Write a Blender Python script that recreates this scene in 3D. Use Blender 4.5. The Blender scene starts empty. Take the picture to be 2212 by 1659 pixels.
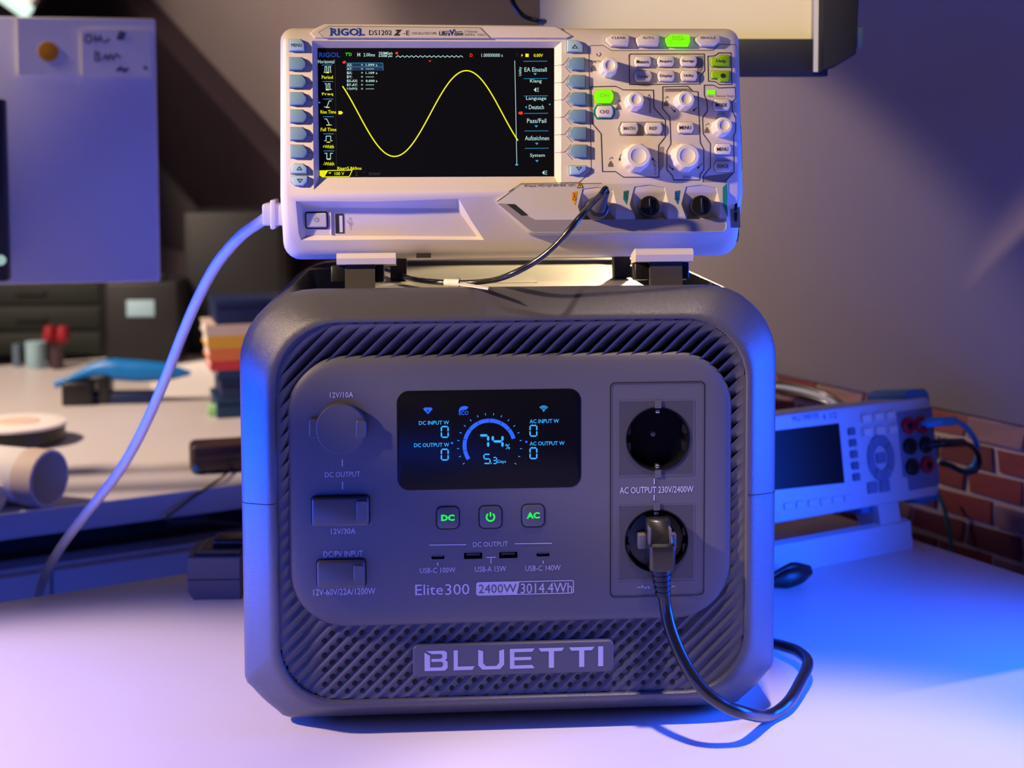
import bpy, bmesh, math, random
from mathutils import Vector, Matrix
random.seed(7)
sc = bpy.context.scene
COL = sc.collection
V = Vector

# ------------------------------------------------------------------ camera
FPX, PX, PY = 3000.0, 1106.0, 518.0          # focal length and principal point for a 2212 x 1659 frame
YAW, PIT, ROLL = math.atan(193 / 3000), math.atan(.0633), math.radians(.23)
CAMR = (Matrix.Rotation(-YAW, 3, 'Z') @ Matrix.Rotation(math.pi / 2 - PIT, 3, 'X') @ Matrix.Rotation(-ROLL, 3, 'Z'))
CAMP = V((-0.05495684, -0.90838525, 0.3889305))
cd = bpy.data.cameras.new('camera'); cam = bpy.data.objects.new('camera', cd); COL.objects.link(cam)
cam.matrix_world = Matrix.Translation(CAMP) @ CAMR.to_4x4()
cd.sensor_width = 36; cd.lens = FPX / 2212 * 36
cd.shift_x = 0; cd.shift_y = -(829.5 - PY) / 2212
cd.dof.use_dof = True; cd.dof.focus_distance = .952; cd.dof.aperture_fstop = 6.5
cd.clip_start = .01
sc.camera = cam

# ------------------------------------------------------------------ world, lights, exposure
sc.view_settings.view_transform = 'Standard'; sc.view_settings.look = 'None'
sc.view_settings.gamma = 1; sc.view_settings.exposure = 0; sc.view_settings.use_curve_mapping = False
w = bpy.data.worlds.new('room_light'); sc.world = w; w.use_nodes = True
w.node_tree.nodes['Background'].inputs[0].default_value = (.20, .15, .26, 1)
w.node_tree.nodes['Background'].inputs[1].default_value = .18

def aim(o, tgt):
    o.rotation_euler = (V(tgt) - o.location).to_track_quat('-Z', 'Y').to_euler()
def spot(name, loc, tgt, power, color, size_deg, radius, blend=.3):
    l = bpy.data.lights.new(name, 'SPOT'); l.energy = power; l.color = color
    l.spot_size = math.radians(size_deg); l.spot_blend = blend; l.shadow_soft_size = radius
    o = bpy.data.objects.new(name, l); COL.objects.link(o); o.location = loc; aim(o, tgt); return o
def area(name, loc, tgt, power, color, sx, sy):
    l = bpy.data.lights.new(name, 'AREA'); l.energy = power; l.color = color
    l.shape = 'RECTANGLE'; l.size = sx; l.size_y = sy
    o = bpy.data.objects.new(name, l); COL.objects.link(o); o.location = loc; aim(o, tgt); return o
WARM = (1, .70, .42); BLUE = (.002, .085, 1)
spot('warm_desk_lamp', (-1.12, -.47, .83), (-.005, -.004, .351), 124, WARM, 14.9, .03, .10)
spot('warm_table_lamp', (-.95, -.14, .75), (-.39, -.02, .0), 60, (1, .70, .58), 35, .03, .5)
spot('warm_front_fill', (.17, -.26, 1.5), (.17, -.20, 0), 92, (1, .76, .70), 25, .04, .6)  # added fill that warms the table strip in front of the station
spot('warm_back_lamp', (.22, .60, .56), (.05, .10, .295), 34, (1, .76, .42), 34, .02, .3)
spot('wall_lamp', (-.35, 1.0, .62), (.365, .754, .36), 26, (1, .78, .64), 34, .03, .3)
spot('far_wall_fill', (-1.2, .9, 1.5), (-.35, 2.0, .50), 95, (1, .78, .64), 50, .1, .6)  # unseen fill added to brighten the far left wall
o_ = area('blue_light_left', (-.60, .08, .09), (0, -.03, .20), 2.6, BLUE, .36, .16); o_.data.spread = math.radians(95)
o_ = area('blue_light_right', (.62, .02, .17), (0, .08, .06), 4.2, BLUE, .30, .26); o_.data.spread = math.radians(100)
spot('room_lamp_left', (-1.5, .6, 1.3), (-.6, 1.25, .0), 165, (1, .76, .58), 56, .1, .6)
spot('screen_fill', (.22, -.30, .95), (.18, .22, .505), 19, (1, .82, .55), 24, .03, .7)  # added only to brighten the cream screen, no such lamp stands there
o_ = area('blue_front_fill', (-.22, -.36, .035), (-.05, .0, .16), .38, BLUE, .50, .06); o_.data.spread = math.radians(95)  # invented blue fill for the station front and the oscilloscope's lower face
o_ = area('blue_under_table_fill', (-.42, .36, -.16), (-.40, .70, -.14), .3, BLUE, .6, .02)  # made-up blue source that tints the cabinet in the gap between the tables

# ------------------------------------------------------------------ materials
def lin(c):
    return tuple(((x / 255) / 12.92 if x / 255 <= .04045 else ((x / 255 + .055) / 1.055) ** 2.4) for x in c)
def mat(name, rgb, rough=.5, metal=0, spec=.5, bump=0, bscale=400, var=0, vscale=30, emit=0, alpha=None, coat=0):
    m = bpy.data.materials.new(name); m.use_nodes = True
    nt = m.node_tree; b = nt.nodes['Principled BSDF']
    c = lin(rgb)
    b.inputs['Base Color'].default_value = (*c, 1)
    b.inputs['Roughness'].default_value = rough; b.inputs['Metallic'].default_value = metal
    b.inputs['Specular IOR Level'].default_value = spec
    if coat: b.inputs['Coat Weight'].default_value = coat
    if emit:
        b.inputs['Emission Color'].default_value = (*c, 1); b.inputs['Emission Strength'].default_value = emit
        b.inputs['Base Color'].default_value = (c[0] * .1, c[1] * .1, c[2] * .1, 1)
    tc = None
    if bump or var:
        tc = nt.nodes.new('ShaderNodeTexCoord')
    if bump:
        n = nt.nodes.new('ShaderNodeTexNoise'); n.inputs['Scale'].default_value = bscale; n.inputs['Detail'].default_value = 2
        bp = nt.nodes.new('ShaderNodeBump'); bp.inputs['Strength'].default_value = bump; bp.inputs['Distance'].default_value = .0006
        nt.links.new(tc.outputs['Object'], n.inputs['Vector']); nt.links.new(n.outputs['Fac'], bp.inputs['Height'])
        nt.links.new(bp.outputs['Normal'], b.inputs['Normal'])
    if var:
        n = nt.nodes.new('ShaderNodeTexNoise'); n.inputs['Scale'].default_value = vscale; n.inputs['Detail'].default_value = 4
        r = nt.nodes.new('ShaderNodeMapRange'); r.inputs['To Min'].default_value = 1 - var; r.inputs['To Max'].default_value = 1 + var
        mx = nt.nodes.new('ShaderNodeVectorMath'); mx.operation = 'SCALE'; mx.inputs[0].default_value = c
        nt.links.new(tc.outputs['Object'], n.inputs['Vector']); nt.links.new(n.outputs['Fac'], r.inputs['Value'])
        nt.links.new(r.outputs['Result'], mx.inputs['Scale']); nt.links.new(mx.outputs[0], b.inputs['Base Color'])
    return m
M = dict(
    shell=mat('charcoal_textured_plastic', (82, 82, 90), .30, bump=.4, bscale=2000),
    panel=mat('graphite_matt_plastic', (84, 84, 95), .5, bump=.12, bscale=1500),
    louver=mat('graphite_ribbed_plastic', (80, 80, 90), .45),
    sockplate=mat('dark_socket_plate', (66, 66, 74), .45),
    cap=mat('graphite_cap_rubber', (84, 84, 92), .45),
    dark=mat('black_plastic', (22, 22, 26), .4),
    hole=mat('vent_black', (9, 9, 11), .8),
    gloss=mat('black_glass', (13, 14, 20), .3, spec=.12),
    print_=mat('light_grey_print', (196, 192, 214), .6),
    tray=mat('grey_tray_plastic', (150, 148, 142), .4, bump=.1, bscale=900),
    beige=mat('warm_white_plastic', (226, 218, 208), .38, bump=.06, bscale=1200),
    beige2=mat('pale_grey_plate', (206, 202, 192), .42),
    greyplate=mat('mid_grey_plate', (150, 144, 140), .45),
    key=mat('white_rubber_key', (236, 230, 222), .42),
    bluekey=mat('blue_grey_translucent_key', (120, 160, 190), .35),
    paleblue=mat('pale_blue_key', (168, 206, 232), .35),
    greenkey=mat('green_key', (150, 205, 30), .4),
    greenlit=mat('lit_green_key', (130, 255, 10), .4, emit=.95),
    ink=mat('dark_ink', (38, 36, 38), .6),
    greyink=mat('grey_ink', (110, 104, 100), .6),
    blueink=mat('blue_ink', (20, 62, 160), .5),
    housing=mat('dark_grey_housing', (70, 68, 70), .45, bump=.1),
    metal=mat('brushed_nickel', (200, 195, 188), .28, 1),
    steel=mat('dull_connector_metal', (120, 118, 122), .35, 1),
    orange=mat('orange_tag', (242, 168, 20), .5), teal=mat('teal_tag', (20, 140, 128), .5), blue=mat('blue_tag', (30, 110, 190), .5),
    cable=mat('black_cable', (24, 24, 27), .3, coat=.3), wcable=mat('white_cable', (226, 224, 228), .4),
    white=mat('white_paint', (225, 222, 220), .5), tape=mat('white_tape', (240, 238, 240), .6),
    lcd=mat('lcd_black', (13, 15, 19), .18),
    e_y=mat('lit_yellow', (236, 240, 0), emit=1.0), e_w=mat('lit_white', (190, 235, 232), emit=.9), e_r=mat('lit_red', (240, 60, 30), emit=.9),
    e_g=mat('lit_green', (40, 230, 20), emit=.9), e_b=mat('lit_deep_blue', (20, 60, 165), emit=.8), e_c=mat('lit_cyan', (60, 160, 220), emit=.9),
    e_dim=mat('lit_dim_grey', (52, 56, 62), emit=.8),
    d_c=mat('display_cyan', (52, 176, 255), emit=1.0), d_b=mat('display_blue', (36, 96, 250), emit=1.0), d_g=mat('button_green', (25, 245, 60), emit=1.0),
    table=mat('white_laminate', (228, 222, 222), .38, var=.03, vscale=6),
    tableedge=mat('grey_table_edge', (205, 200, 205), .5),
)

# ------------------------------------------------------------------ mesh helpers
def obj(name, verts, faces, m, parent=None, smooth=False, loc=None, sharp=None):
    me = bpy.data.meshes.new(name); me.from_pydata([tuple(v) for v in verts], [], faces); me.update()
    bm = bmesh.new(); bm.from_mesh(me); bmesh.ops.recalc_face_normals(bm, faces=bm.faces); bm.to_mesh(me); bm.free()
    ms = m if isinstance(m, (list, tuple)) else [m]
    for x in ms: me.materials.append(x)
    if smooth:
        for p in me.polygons: p.use_smooth = True
        me.set_sharp_from_angle(angle=math.radians(sharp or 40))
    o = bpy.data.objects.new(name, me); COL.objects.link(o)
    if parent: o.parent = parent
    if loc: o.location = loc
    return o
def thing(name, label, cat, mtx=None, group=None, loc=None):
    o = bpy.data.objects.new(name, None); COL.objects.link(o); o.empty_display_size = .02
    o['label'] = label; o['category'] = cat
    if group: o['group'] = group
    if mtx is not None: o.matrix_world = mtx
    if loc is not None: o.location = loc
    return o
def tag(o, label, cat, group=None):
    o['label'] = label; o['category'] = cat
    if group: o['group'] = group
    return o
def struct(o): o['kind'] = 'structure'; return o
def box_vf(x0, x1, y0, y1, z0, z1):
    v = [(x0, y0, z0), (x1, y0, z0), (x1, y1, z0), (x0, y1, z0), (x0, y0, z1), (x1, y0, z1), (x1, y1, z1), (x0, y1, z1)]
    return v, [(0, 3, 2, 1), (4, 5, 6, 7), (0, 1, 5, 4), (1, 2, 6, 5), (2, 3, 7, 6), (3, 0, 4, 7)]
def box(name, x0, x1, y0, y1, z0, z1, m, parent=None, bev=0):
    v, f = box_vf(x0, x1, y0, y1, z0, z1); o = obj(name, v, f, m, parent)
    if bev:
        bm = bmesh.new(); bm.from_mesh(o.data)
        bmesh.ops.bevel(bm, geom=list(bm.edges), offset=bev, segments=2, affect='EDGES', profile=.5)
        for fc in bm.faces: fc.smooth = True
        bm.to_mesh(o.data); bm.free(); o.data.set_sharp_from_angle(angle=math.radians(50))
    return o
def off_poly(pts, d):
    n = len(pts); A = sum(pts[i][0] * pts[(i + 1) % n][1] - pts[(i + 1) % n][0] * pts[i][1] for i in range(n))
    s = 1 if A > 0 else -1; out = []
    for i in range(n):
        p0, p1, p2 = V(pts[i - 1]), V(pts[i]), V(pts[(i + 1) % n])
        a = (p1 - p0); b = (p2 - p1)
        if a.length < 1e-9 or b.length < 1e-9: out.append(tuple(p1)); continue
        a.normalize(); b.normalize()
        n1 = V((-a.y, a.x)) * s; n2 = V((-b.y, b.x)) * s
        m = n1 + n2
        if m.length < 1e-6: m = n1
        m.normalize(); k = max(.35, m.dot(n1)); q = p1 + m * (d / k); out.append((q.x, q.y))
    return out
def loft(name, rings, m, parent=None, smooth=True, cap0=True, cap1=True, sharp=35):
    n = len(rings[0]); v = [p for r in rings for p in r]; f = []
    for i in range(len(rings) - 1):
        for j in range(n):
            k = (j + 1) % n; f.append((i * n + j, i * n + k, (i + 1) * n + k, (i + 1) * n + j))
    if cap0: f.append(tuple(range(n)))
    if cap1: f.append(tuple((len(rings) - 1) * n + j for j in range(n)))
    return obj(name, v, f, m, parent, smooth, sharp=sharp)
def plate(name, pts, prof, m, parent=None, smooth=True, sharp=35):
    """outline pts in (x, z); prof = [(inset, y), ...] from back to front"""
    return loft(name, [[(x, y, z) for x, z in off_poly(pts, ins)] for ins, y in prof], m, parent, smooth, sharp=sharp)
def rrect(cx, cz, w, h, r, n=6):
    pts = []
    for ax, az, a0 in ((1, 1, 0), (-1, 1, 90), (-1, -1, 180), (1, -1, 270)):
        for i in range(n + 1):
            a = math.radians(a0 + 90 * i / n)
            pts.append((cx + ax * (w / 2 - r) + r * math.cos(a), cz + az * (h / 2 - r) + r * math.sin(a)))
    return pts
def circ(cx, cz, r, n=32): return [(cx + r * math.cos(2 * math.pi * i / n), cz + r * math.sin(2 * math.pi * i / n)) for i in range(n)]
def smooth_path(pts, k=8):
    P = [V(p) for p in pts]; out = []
    for i in range(len(P) - 1):
        a = P[i - 1] if i else P[0] * 2 - P[1]; b, c = P[i], P[i + 1]; d = P[i + 2] if i + 2 < len(P) else c * 2 - b
        for j in range(k):
            t = j / k
            out.append(.5 * (2 * b + (c - a) * t + (2 * a - 5 * b + 4 * c - d) * t * t + (3 * b - a - 3 * c + d) * t ** 3))
    out.append(P[-1]); return out
def tube(name, pts, r, m, parent=None, sides=10, k=8, radii=None, flat=1):
    P = smooth_path(pts, k) if k > 1 else [V(p) for p in pts]
    rings = []; up = V((.13, .21, .97)); nrm = None
    for i, p in enumerate(P):
        t = (P[min(i + 1, len(P) - 1)] - P[max(i - 1, 0)]).normalized()
        if nrm is None: nrm = (up - t * up.dot(t)).normalized()
        else: nrm = (nrm - t * nrm.dot(t)).normalized()
        b = t.cross(nrm); rr = r
        if radii:
            q = i / (len(P) - 1) * (len(radii) - 1); j = min(int(q), len(radii) - 2); rr = radii[j] + (radii[j + 1] - radii[j]) * (q - j)
        rings.append([p + (nrm * math.cos(2 * math.pi * s / sides) + b * math.sin(2 * math.pi * s / sides) * flat) * rr for s in range(sides)])
    return loft(name, rings, m, parent, True, sharp=60)
def lathe_y(name, cx, cz, prof, m, parent=None, n=32, wob=None, sharp=35, cap0=True):
    """revolve (radius, y) about the y axis through (cx, cz)"""
    rings = []
    for r, y in prof:
        rings.append([(cx + r * (wob(a, y) if wob else 1) * math.cos(a), y, cz + r * (wob(a, y) if wob else 1) * math.sin(a)) for a in [2 * math.pi * i / n for i in range(n)]])
    return loft(name, rings, m, parent, True, cap0, True, sharp)
def ribbon(name, pts, wd, y, m, parent=None, closed=False):
    P = [V(p) for p in pts]; n = len(P); v = []; f = []
    for i in range(n):
        a = P[i - 1] if (i or closed) else P[i]; c = P[(i + 1) % n] if (i < n - 1 or closed) else P[i]
        d1 = (P[i] - a); d2 = (c - P[i])
        if d1.length < 1e-9: d1 = d2
        if d2.length < 1e-9: d2 = d1
        d1.normalize(); d2.normalize(); t = (d1 + d2)
        t = t.normalized() if t.length > 1e-6 else d1
        nn = V((-t.y, t.x)); k = max(.4, nn.dot(V((-d1.y, d1.x))))
        for s in (-1, 1): q = P[i] + nn * (s * wd / 2 / k); v.append((q.x, y, q.y))
    for i in range(n if closed else n - 1):
        j = (i + 1) % n; f.append((2 * i, 2 * i + 1, 2 * j + 1, 2 * j))
    return obj(name, v, f, m, parent)
def flat(name, polys, y, m, parent=None):
    v = []; f = []
    for p in polys:
        b = len(v); v += [(x, y, z) for x, z in p]; f.append(tuple(range(b, b + len(p))))
    return obj(name, v, f, m, parent)
def cut(o, cutters):
    for c in cutters:
        c.parent = o.parent
        md = o.modifiers.new('cut', 'BOOLEAN'); md.object = c; md.operation = 'DIFFERENCE'; md.solver = 'EXACT'
    dg = bpy.context.evaluated_depsgraph_get(); dg.update()
    me = bpy.data.meshes.new_from_object(o.evaluated_get(dg)); o.modifiers.clear()
    o.data = me
    for c in cutters: bpy.data.objects.remove(c, do_unlink=True)
    me.set_sharp_from_angle(angle=math.radians(35))
    return o

# ------------------------------------------------------------------ frames (a local plane in the scene and its pixel reading)
def ray(u, v): return CAMR @ V(((u - PX) / FPX, -(v - PY) / FPX, -1))
def onZ(u, v, z): r = ray(u, v); return CAMP + r * ((z - CAMP.z) / r.z)
def onY(u, v, y): r = ray(u, v); return CAMP + r * ((y - CAMP.y) / r.y)
def onP(u, v, p, n): r = ray(u, v); return CAMP + r * ((V(p) - CAMP).dot(n) / r.dot(n))
class Frame:
    def __init__(s, P0, ex, ez):
        s.P0 = V(P0); s.ex = V(ex).normalized(); s.ez = V(ez).normalized(); s.ey = s.ez.cross(s.ex)
        m = Matrix((s.ex, s.ey, s.ez)).transposed().to_4x4(); s.mtx = Matrix.Translation(s.P0) @ m
    def p(s, u, v, dy=0):
        q = onP(u, v, s.P0 + s.ey * dy, s.ey) - s.P0; return (q.dot(s.ex), q.dot(s.ez))
    def k(s, u, v, dy=0): return (s.p(u + 5, v, dy)[0] - s.p(u - 5, v, dy)[0]) / 10
    def world(s, x, y, z): return s.P0 + s.ex * x + s.ey * y + s.ez * z
def text_mesh(t, bold=0, shear=0, spacing=1):
    c = bpy.data.curves.new('t', 'FONT'); c.body = t; c.resolution_u = 2; c.offset = bold; c.shear = shear; c.space_character = spacing
    o = bpy.data.objects.new('t', c); COL.objects.link(o)
    dg = bpy.context.evaluated_depsgraph_get(); dg.update()
    me = bpy.data.meshes.new_from_object(o.evaluated_get(dg))
    vs = [v.co.copy() for v in me.vertices]; fs = [tuple(p.vertices) for p in me.polygons]
    bpy.data.objects.remove(o, do_unlink=True); bpy.data.curves.remove(c); bpy.data.meshes.remove(me)
    return vs, fs
def T(fr, par, t, u0, v0, u1, v1, m, dy=-.0003, rot=0, bold=0, shear=0, name='lettering'):
    vs, fs = text_mesh(t, bold, shear)
    xs = [v.x for v in vs]; ys = [v.y for v in vs]
    x0, x1, y0, y1 = min(xs), max(xs), min(ys), max(ys)
    cx, cz = fr.p((u0 + u1) / 2, (v0 + v1) / 2, dy); k = fr.k((u0 + u1) / 2, (v0 + v1) / 2, dy)
    W, H = (u1 - u0) * k, (v1 - v0) * k
    if rot: W, H = H, W
    out = []
    for v in vs:
        a = ((v.x - x0) / (x1 - x0) - .5) * W; b = ((v.y - y0) / (y1 - y0) - .5) * H
        if rot: a, b = -b, a
        out.append((cx + a, dy, cz + b))
    return obj(name, out, fs, m, par)
def PP(fr, pts, dy=0): return [fr.p(u, v, dy) for u, v in pts]
def R(fr, u0, v0, u1, v1, r=0, dy=0, n=5):
    cx, cz = fr.p((u0 + u1) / 2, (v0 + v1) / 2, dy); k = fr.k((u0 + u1) / 2, (v0 + v1) / 2, dy)
    w_, h_ = (u1 - u0) * k, (v1 - v0) * k
    if r: return rrect(cx, cz, w_, h_, r * k, n)
    return [(cx + w_ / 2, cz + h_ / 2), (cx - w_ / 2, cz + h_ / 2), (cx - w_ / 2, cz - h_ / 2), (cx + w_ / 2, cz - h_ / 2)]

# ================================================================== the room
E1 = V((.90, .436, 0)).normalized(); E2 = V((E1.y, -E1.x, 0)); EB = -E2      # along the tables, towards the camera, away from it
WA = V((.4345, .4407, 0))                                                     # a point of the brick knee wall
M['wallgrey'] = mat('grey_wall_paint', (150, 138, 136), .8, bump=.15, bscale=60, var=.05, vscale=3)
M['beam'] = mat('dark_stained_wood', (46, 30, 40), .7, var=.25, vscale=12)
M['mortar'] = mat('pale_mortar', (196, 176, 168), .9, bump=.3, bscale=300, var=.15, vscale=40)
M['floor'] = mat('dark_floor', (60, 55, 55), .7, var=.1, vscale=4)
WOFF = .10                                                                     # the wall stands a little behind the table edge
def wp(t, off, z): return WA + EB * t + E1 * (off + WOFF) + V((0, 0, z))               # t back along the wall, off into the wall
KH = sum(onP(u, v, WA + E1 * WOFF, E1).z for u, v in ((1690, 810), (2212, 920))) / 2      # knee wall height over the table
def slab(name, pts, n, th, m, parent=None):
    k = len(pts); n = V(n).normalized(); v = [V(p) for p in pts] + [V(p) + n * th for p in pts]
    f = [tuple(range(k)), tuple(range(2 * k - 1, k - 1, -1))] + [(i, (i + 1) % k, k + (i + 1) % k, k + i) for i in range(k)]
    return obj(name, v, f, m, parent)
struct(slab('floor', [(-3.5, -2.2, -.75), (2.5, -2.2, -.75), (2.5, 5, -.75), (-3.5, 5, -.75)], (0, 0, -1), .05, M['floor']))
wr = struct(slab('wall_right', [wp(-1.6, .004, -.75), wp(4.2, .004, -.75), wp(4.2, .004, KH), wp(-1.6, .004, KH)], E1, .08, M['mortar']))
SA = math.radians(72); UPS = (-E1 * math.cos(SA) + V((0, 0, math.sin(SA)))); SN = (E1 * math.sin(SA) + V((0, 0, math.cos(SA))))
sl = struct(slab('wall_slope', [wp(-1.6, 0, KH), wp(4.2, 0, KH), wp(4.2, 0, KH) + UPS * 1.9, wp(-1.6, 0, KH) + UPS * 1.9], SN, .06, M['wallgrey']))
def onS(u, v, lift=0): return onP(u, v, wp(0, 0, KH) - SN * lift, SN)
# bricks of the knee wall (those the photograph shows beside and behind the meter)
bmats = [mat('brick_red_%d' % i, c, .85, bump=.5, bscale=220, var=.2, vscale=60) for i, c in enumerate([(142, 62, 60), (128, 58, 62), (150, 78, 72), (110, 52, 58), (156, 118, 114)])]
bl, bh, gap = .070, .0215, .0068
bms = []
for i in range(5):
    rr = random.Random(i); v, f = box_vf(-bl / 2, bl / 2, -.0025, .004, -bh / 2, bh / 2)
    v = [(a + rr.uniform(-.003, .003), b + rr.uniform(-.0012, .0012), c + rr.uniform(-.0022, .0022)) for a, b, c in v]
    me = bpy.data.meshes.new('brick'); me.from_pydata(v, [], f); me.materials.append(bmats[i]); bms.append(me)
BR = Matrix((E2, E1, V((0, 0, 1)))).transposed().to_4x4()
for row in range(9):
    for c in range(12):
        t = .60 - c * (bl + gap) + (row % 2) * (bl + gap) / 2
        o = bpy.data.objects.new('brick', random.choice(bms)); COL.objects.link(o); o.parent = wr
        o.matrix_world = Matrix.Translation(wp(t, .004, KH - .004 - bh / 2 - row * (bh + gap))) @ BR
# dark timber across the sloping wall
bp = [onS(160, -40, 0), onS(320, -14, 0), onS(470, 150, 0), onS(610, 300, 0), onS(760, 460, 0), onS(620, 600, 0), onS(480, 430, 0), onS(330, 268, 0), onS(100, 40, 0)]
o = slab('trim_1', bp, -SN, .06, M['beam']); struct(o)
bp = [onS(590, 470), onS(700, 560), onS(700, 830), onS(-60, 830), onS(-60, 640), onS(345, 470), onS(440, 440)]
o = slab('wall_back', [(-2.6, 3.0, -.75), (.2, 4.4, -.75), (.2, 4.4, 2), (-2.6, 3.0, 2)], (-.44, .9, 0), .06, M['wallgrey']); struct(o)

# ================================================================== tables
def tbl(name, label, corner, L, Dp, m, edge, th=.028):
    fr = Frame(corner, E1, (0, 0, 1))                    # x along E1, y away from the camera
    t = thing(name, label, 'table', fr.mtx)
    o = box('table_top', -L, 0, -Dp, 0, -th, 0, m, t, .002)
    for x in (-L + .06, -.06):
        for y in (-Dp + .06, -.06): box('leg', x - .025, x + .025, y - .025, y + .025, -.75, -th, edge, t)
    return t, fr
b0 = V((-.27, .379, 0)); tb = (WA - b0).dot(E1); K1 = b0 + E1 * (tb - .004)
t1, F1 = tbl('work_table', 'white work table under the power station in the foreground', K1, 1.75, .95, M['table'], M['tableedge'])
f0 = V((-.514, .606, 0)); K2 = f0 + E1 * ((WA - f0).dot(E1) - .004) + EB * 1.11
t2, F2 = tbl('side_table', 'white side table behind on the left, covered with clutter', K2, 2.2, 1.11, M['table'], M['tableedge'], .03)

# ================================================================== power station
FS = Frame((0, 0, 0), (1, 0, 0), (0, 0, 1))
st = thing('power_station', 'dark grey portable power station with lit display on the white work table', 'power station', FS.mtx)
CX = .0042
def ring(a, zt, zb, rt, rb, y, ch, n=9):
    pts = []
    for ax, zc, r, a0, bot in ((1, zt - rt, rt, 0, 0), (-1, zt - rt, rt, 90, 0), (-1, zb + rb, rb, 180, 1), (1, zb + rb, rb, 270, 1)):
        ps = [(math.cos(math.radians(a0 + 90 * i / n)), math.sin(math.radians(a0 + 90 * i / n))) for i in range(n + 1)]
        for i, (c, s) in enumerate(ps):
            if bot and ch:
                t = i / n; c0, s0 = ps[0]; c1, s1 = ps[-1]
                k = ch * min(1, 4 * t * (1 - t) * 1.4)
                c = c * (1 - k) + (c0 + (c1 - c0) * t) * k; s = s * (1 - k) + (s0 + (s1 - s0) * t) * k
            pts.append((CX + ax * (a - r) + r * c, y, zc + r * s))
    return pts
AI, ZTI, ZBI = .1575, .279, .0225
rings = [ring(AI - .0015, ZTI - .0015, ZBI + .0015, .042, .040, .014, 0), ring(AI - .0015, ZTI - .0015, ZBI + .0015, .042, .040, .0015, 0), ring(AI - .0006, ZTI - .0006, ZBI + .0006, .043, .041, .0004, 0)]
NTH = 9
BEZ = [(0, .0003), (.06, .0004), (.14, .0012), (.24, .0030), (.5, .0098), (.78, .0172), (.9, .0212), (.97, .0252), (1, .0300)]
for s, y in BEZ:
    rings.append(ring(AI + .0255 * s, ZTI + .019 * s, ZBI - .0185 * s, .043 + .008 * s, .041 - .012 * s, y, .7 * s))
rings.append(ring(AI + .0258, .298, .004, .051, .029, .15, .7))
rings.append(ring(AI + .0258, .298, .004, .051, .029, .270, .7))
for i in range(1, 6):
    th = math.radians(90 * i / 5); rings.append(ring(AI + .0258 - .02 * (1 - math.cos(th)), .298 - .014 * (1 - math.cos(th)), .004 + .014 * (1 - math.cos(th)), .051, .029, .270 + .025 * math.sin(th), .75))
shell = loft('body_shell', rings, M['shell'], st, sharp=32)
# the tray and the two handle wells in the top
def top_cutter(x0, x1, y0, y1, r, z0, z1, tap=0):
    o_ = rrect((x0 + x1) / 2, (y0 + y1) / 2, x1 - x0, y1 - y0, r, 5)
    i_ = rrect((x0 + x1) / 2, (y0 + y1) / 2, x1 - x0 - 2 * tap, y1 - y0 - 2 * tap, max(r - tap, .001), 5)
    return loft('cutter', [[(x, y, z0) for x, y in i_], [(x, y, z1) for x, y in o_]], M['tray'], None, False)
cut(shell, [top_cutter(-.157, .165, .027, .255, .014, .2935, .32, .001)])
cut(shell, [top_cutter(-.149, -.093, .046, .238, .012, .262, .30, .006), top_cutter(.101, .156, .046, .238, .012, .262, .30, .006)])
tp = [(x, y) for x, y in rrect(.004, .141, .186, .214, .008, 5)]
loft('top_plate', [[(x, y, .2934) for x, y in tp], [(x, y, .2943) for x, y in tp]], M['tray'], st, False)
lb = rrect(.0, .115, .055, .05, .002, 3); loft('rating_label', [[(x, y, .2943) for x, y in lb], [(x, y, .2947) for x, y in lb]], M['greyplate'], st, False)
for s in (-1, 1):
    pts = [(CX + s * (AI + .0255 * q), y - .0001, .1585 - .0045 * q) for q, y in BEZ]
    tube('shell_seam', pts, .0003, M['hole'], st, 5, 1)
for x in (-.12, .128):
    for y in (.05, .24):
        lf = circ(x, y, .014, 20); loft('rubber_foot', [[(a, b, 0) for a, b in lf], [(a, b, .0045) for a, b in lf]], M['dark'], st)
# grille behind the panel
def sdf(x, z, cx, cz, hx, hz, r):
    qx, qz = abs(x - cx) - hx + r, abs(z - cz) - hz + r
    return math.hypot(max(qx, 0), max(qz, 0)) + min(max(qx, qz), 0) - r
PC = ((-.1448 + .1513) / 2, (.0740 + .2554) / 2, (.1513 + .1448) / 2, (.2554 - .0740) / 2)
inO = lambda x, z: sdf(x, z, CX, (ZTI + ZBI) / 2, AI - .0005, (ZTI - ZBI) / 2 - .0005, .0415)
inP = lambda x, z: sdf(x, z, PC[0], PC[1], PC[2] - .0012, PC[3] - .0012, .037)
box('grille_backing', CX - AI + .001, CX + AI - .001, .0138, .0142, ZBI + .001, ZTI - .001, M['hole'], st)
PIT_ = .00998
_hx, _hz = FS.p(715, 1375); PH = ((_hx - _hz) / PIT_ - .5) % 1          # the holes sit in the valleys between the ribs
def ss(a, b, x): t = max(0, min(1, (x - a) / (b - a))); return t * t * (3 - 2 * t)
def gh(x, z, s):
    e = -inO(x, z); wt = ss(.135, .20, z)
    edge = ss(.002, .017, e); saw = s ** 1.5
    top = .0022 + .0095 * edge * saw
    rib = .0042 + .0022 * ss(.0, .012, e) * (.5 - .5 * math.cos(2 * math.pi * s))
    return wt * top + (1 - wt) * rib
def spans(c):
    N = 500; ts = []; cross = []
    for i in range(N + 1):
        t = -.35 + .95 * i / N; x, z = t, t - c
        if inO(x, z) < 0:
            ts.append(t)
            if inP(x, z) < 0: cross.append(t)
    if len(ts) < 3: return None
    if cross: a, b = cross[0], cross[-1]
    else:
        best = min(ts, key=lambda t: inP(t, t - c)); a = b = best
    return (ts[0], a), (b, ts[-1])
cmin, cmax = CX - AI - ZTI, CX + AI - ZBI
kk = int(cmin / PIT_) - 1
NS = 6
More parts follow.
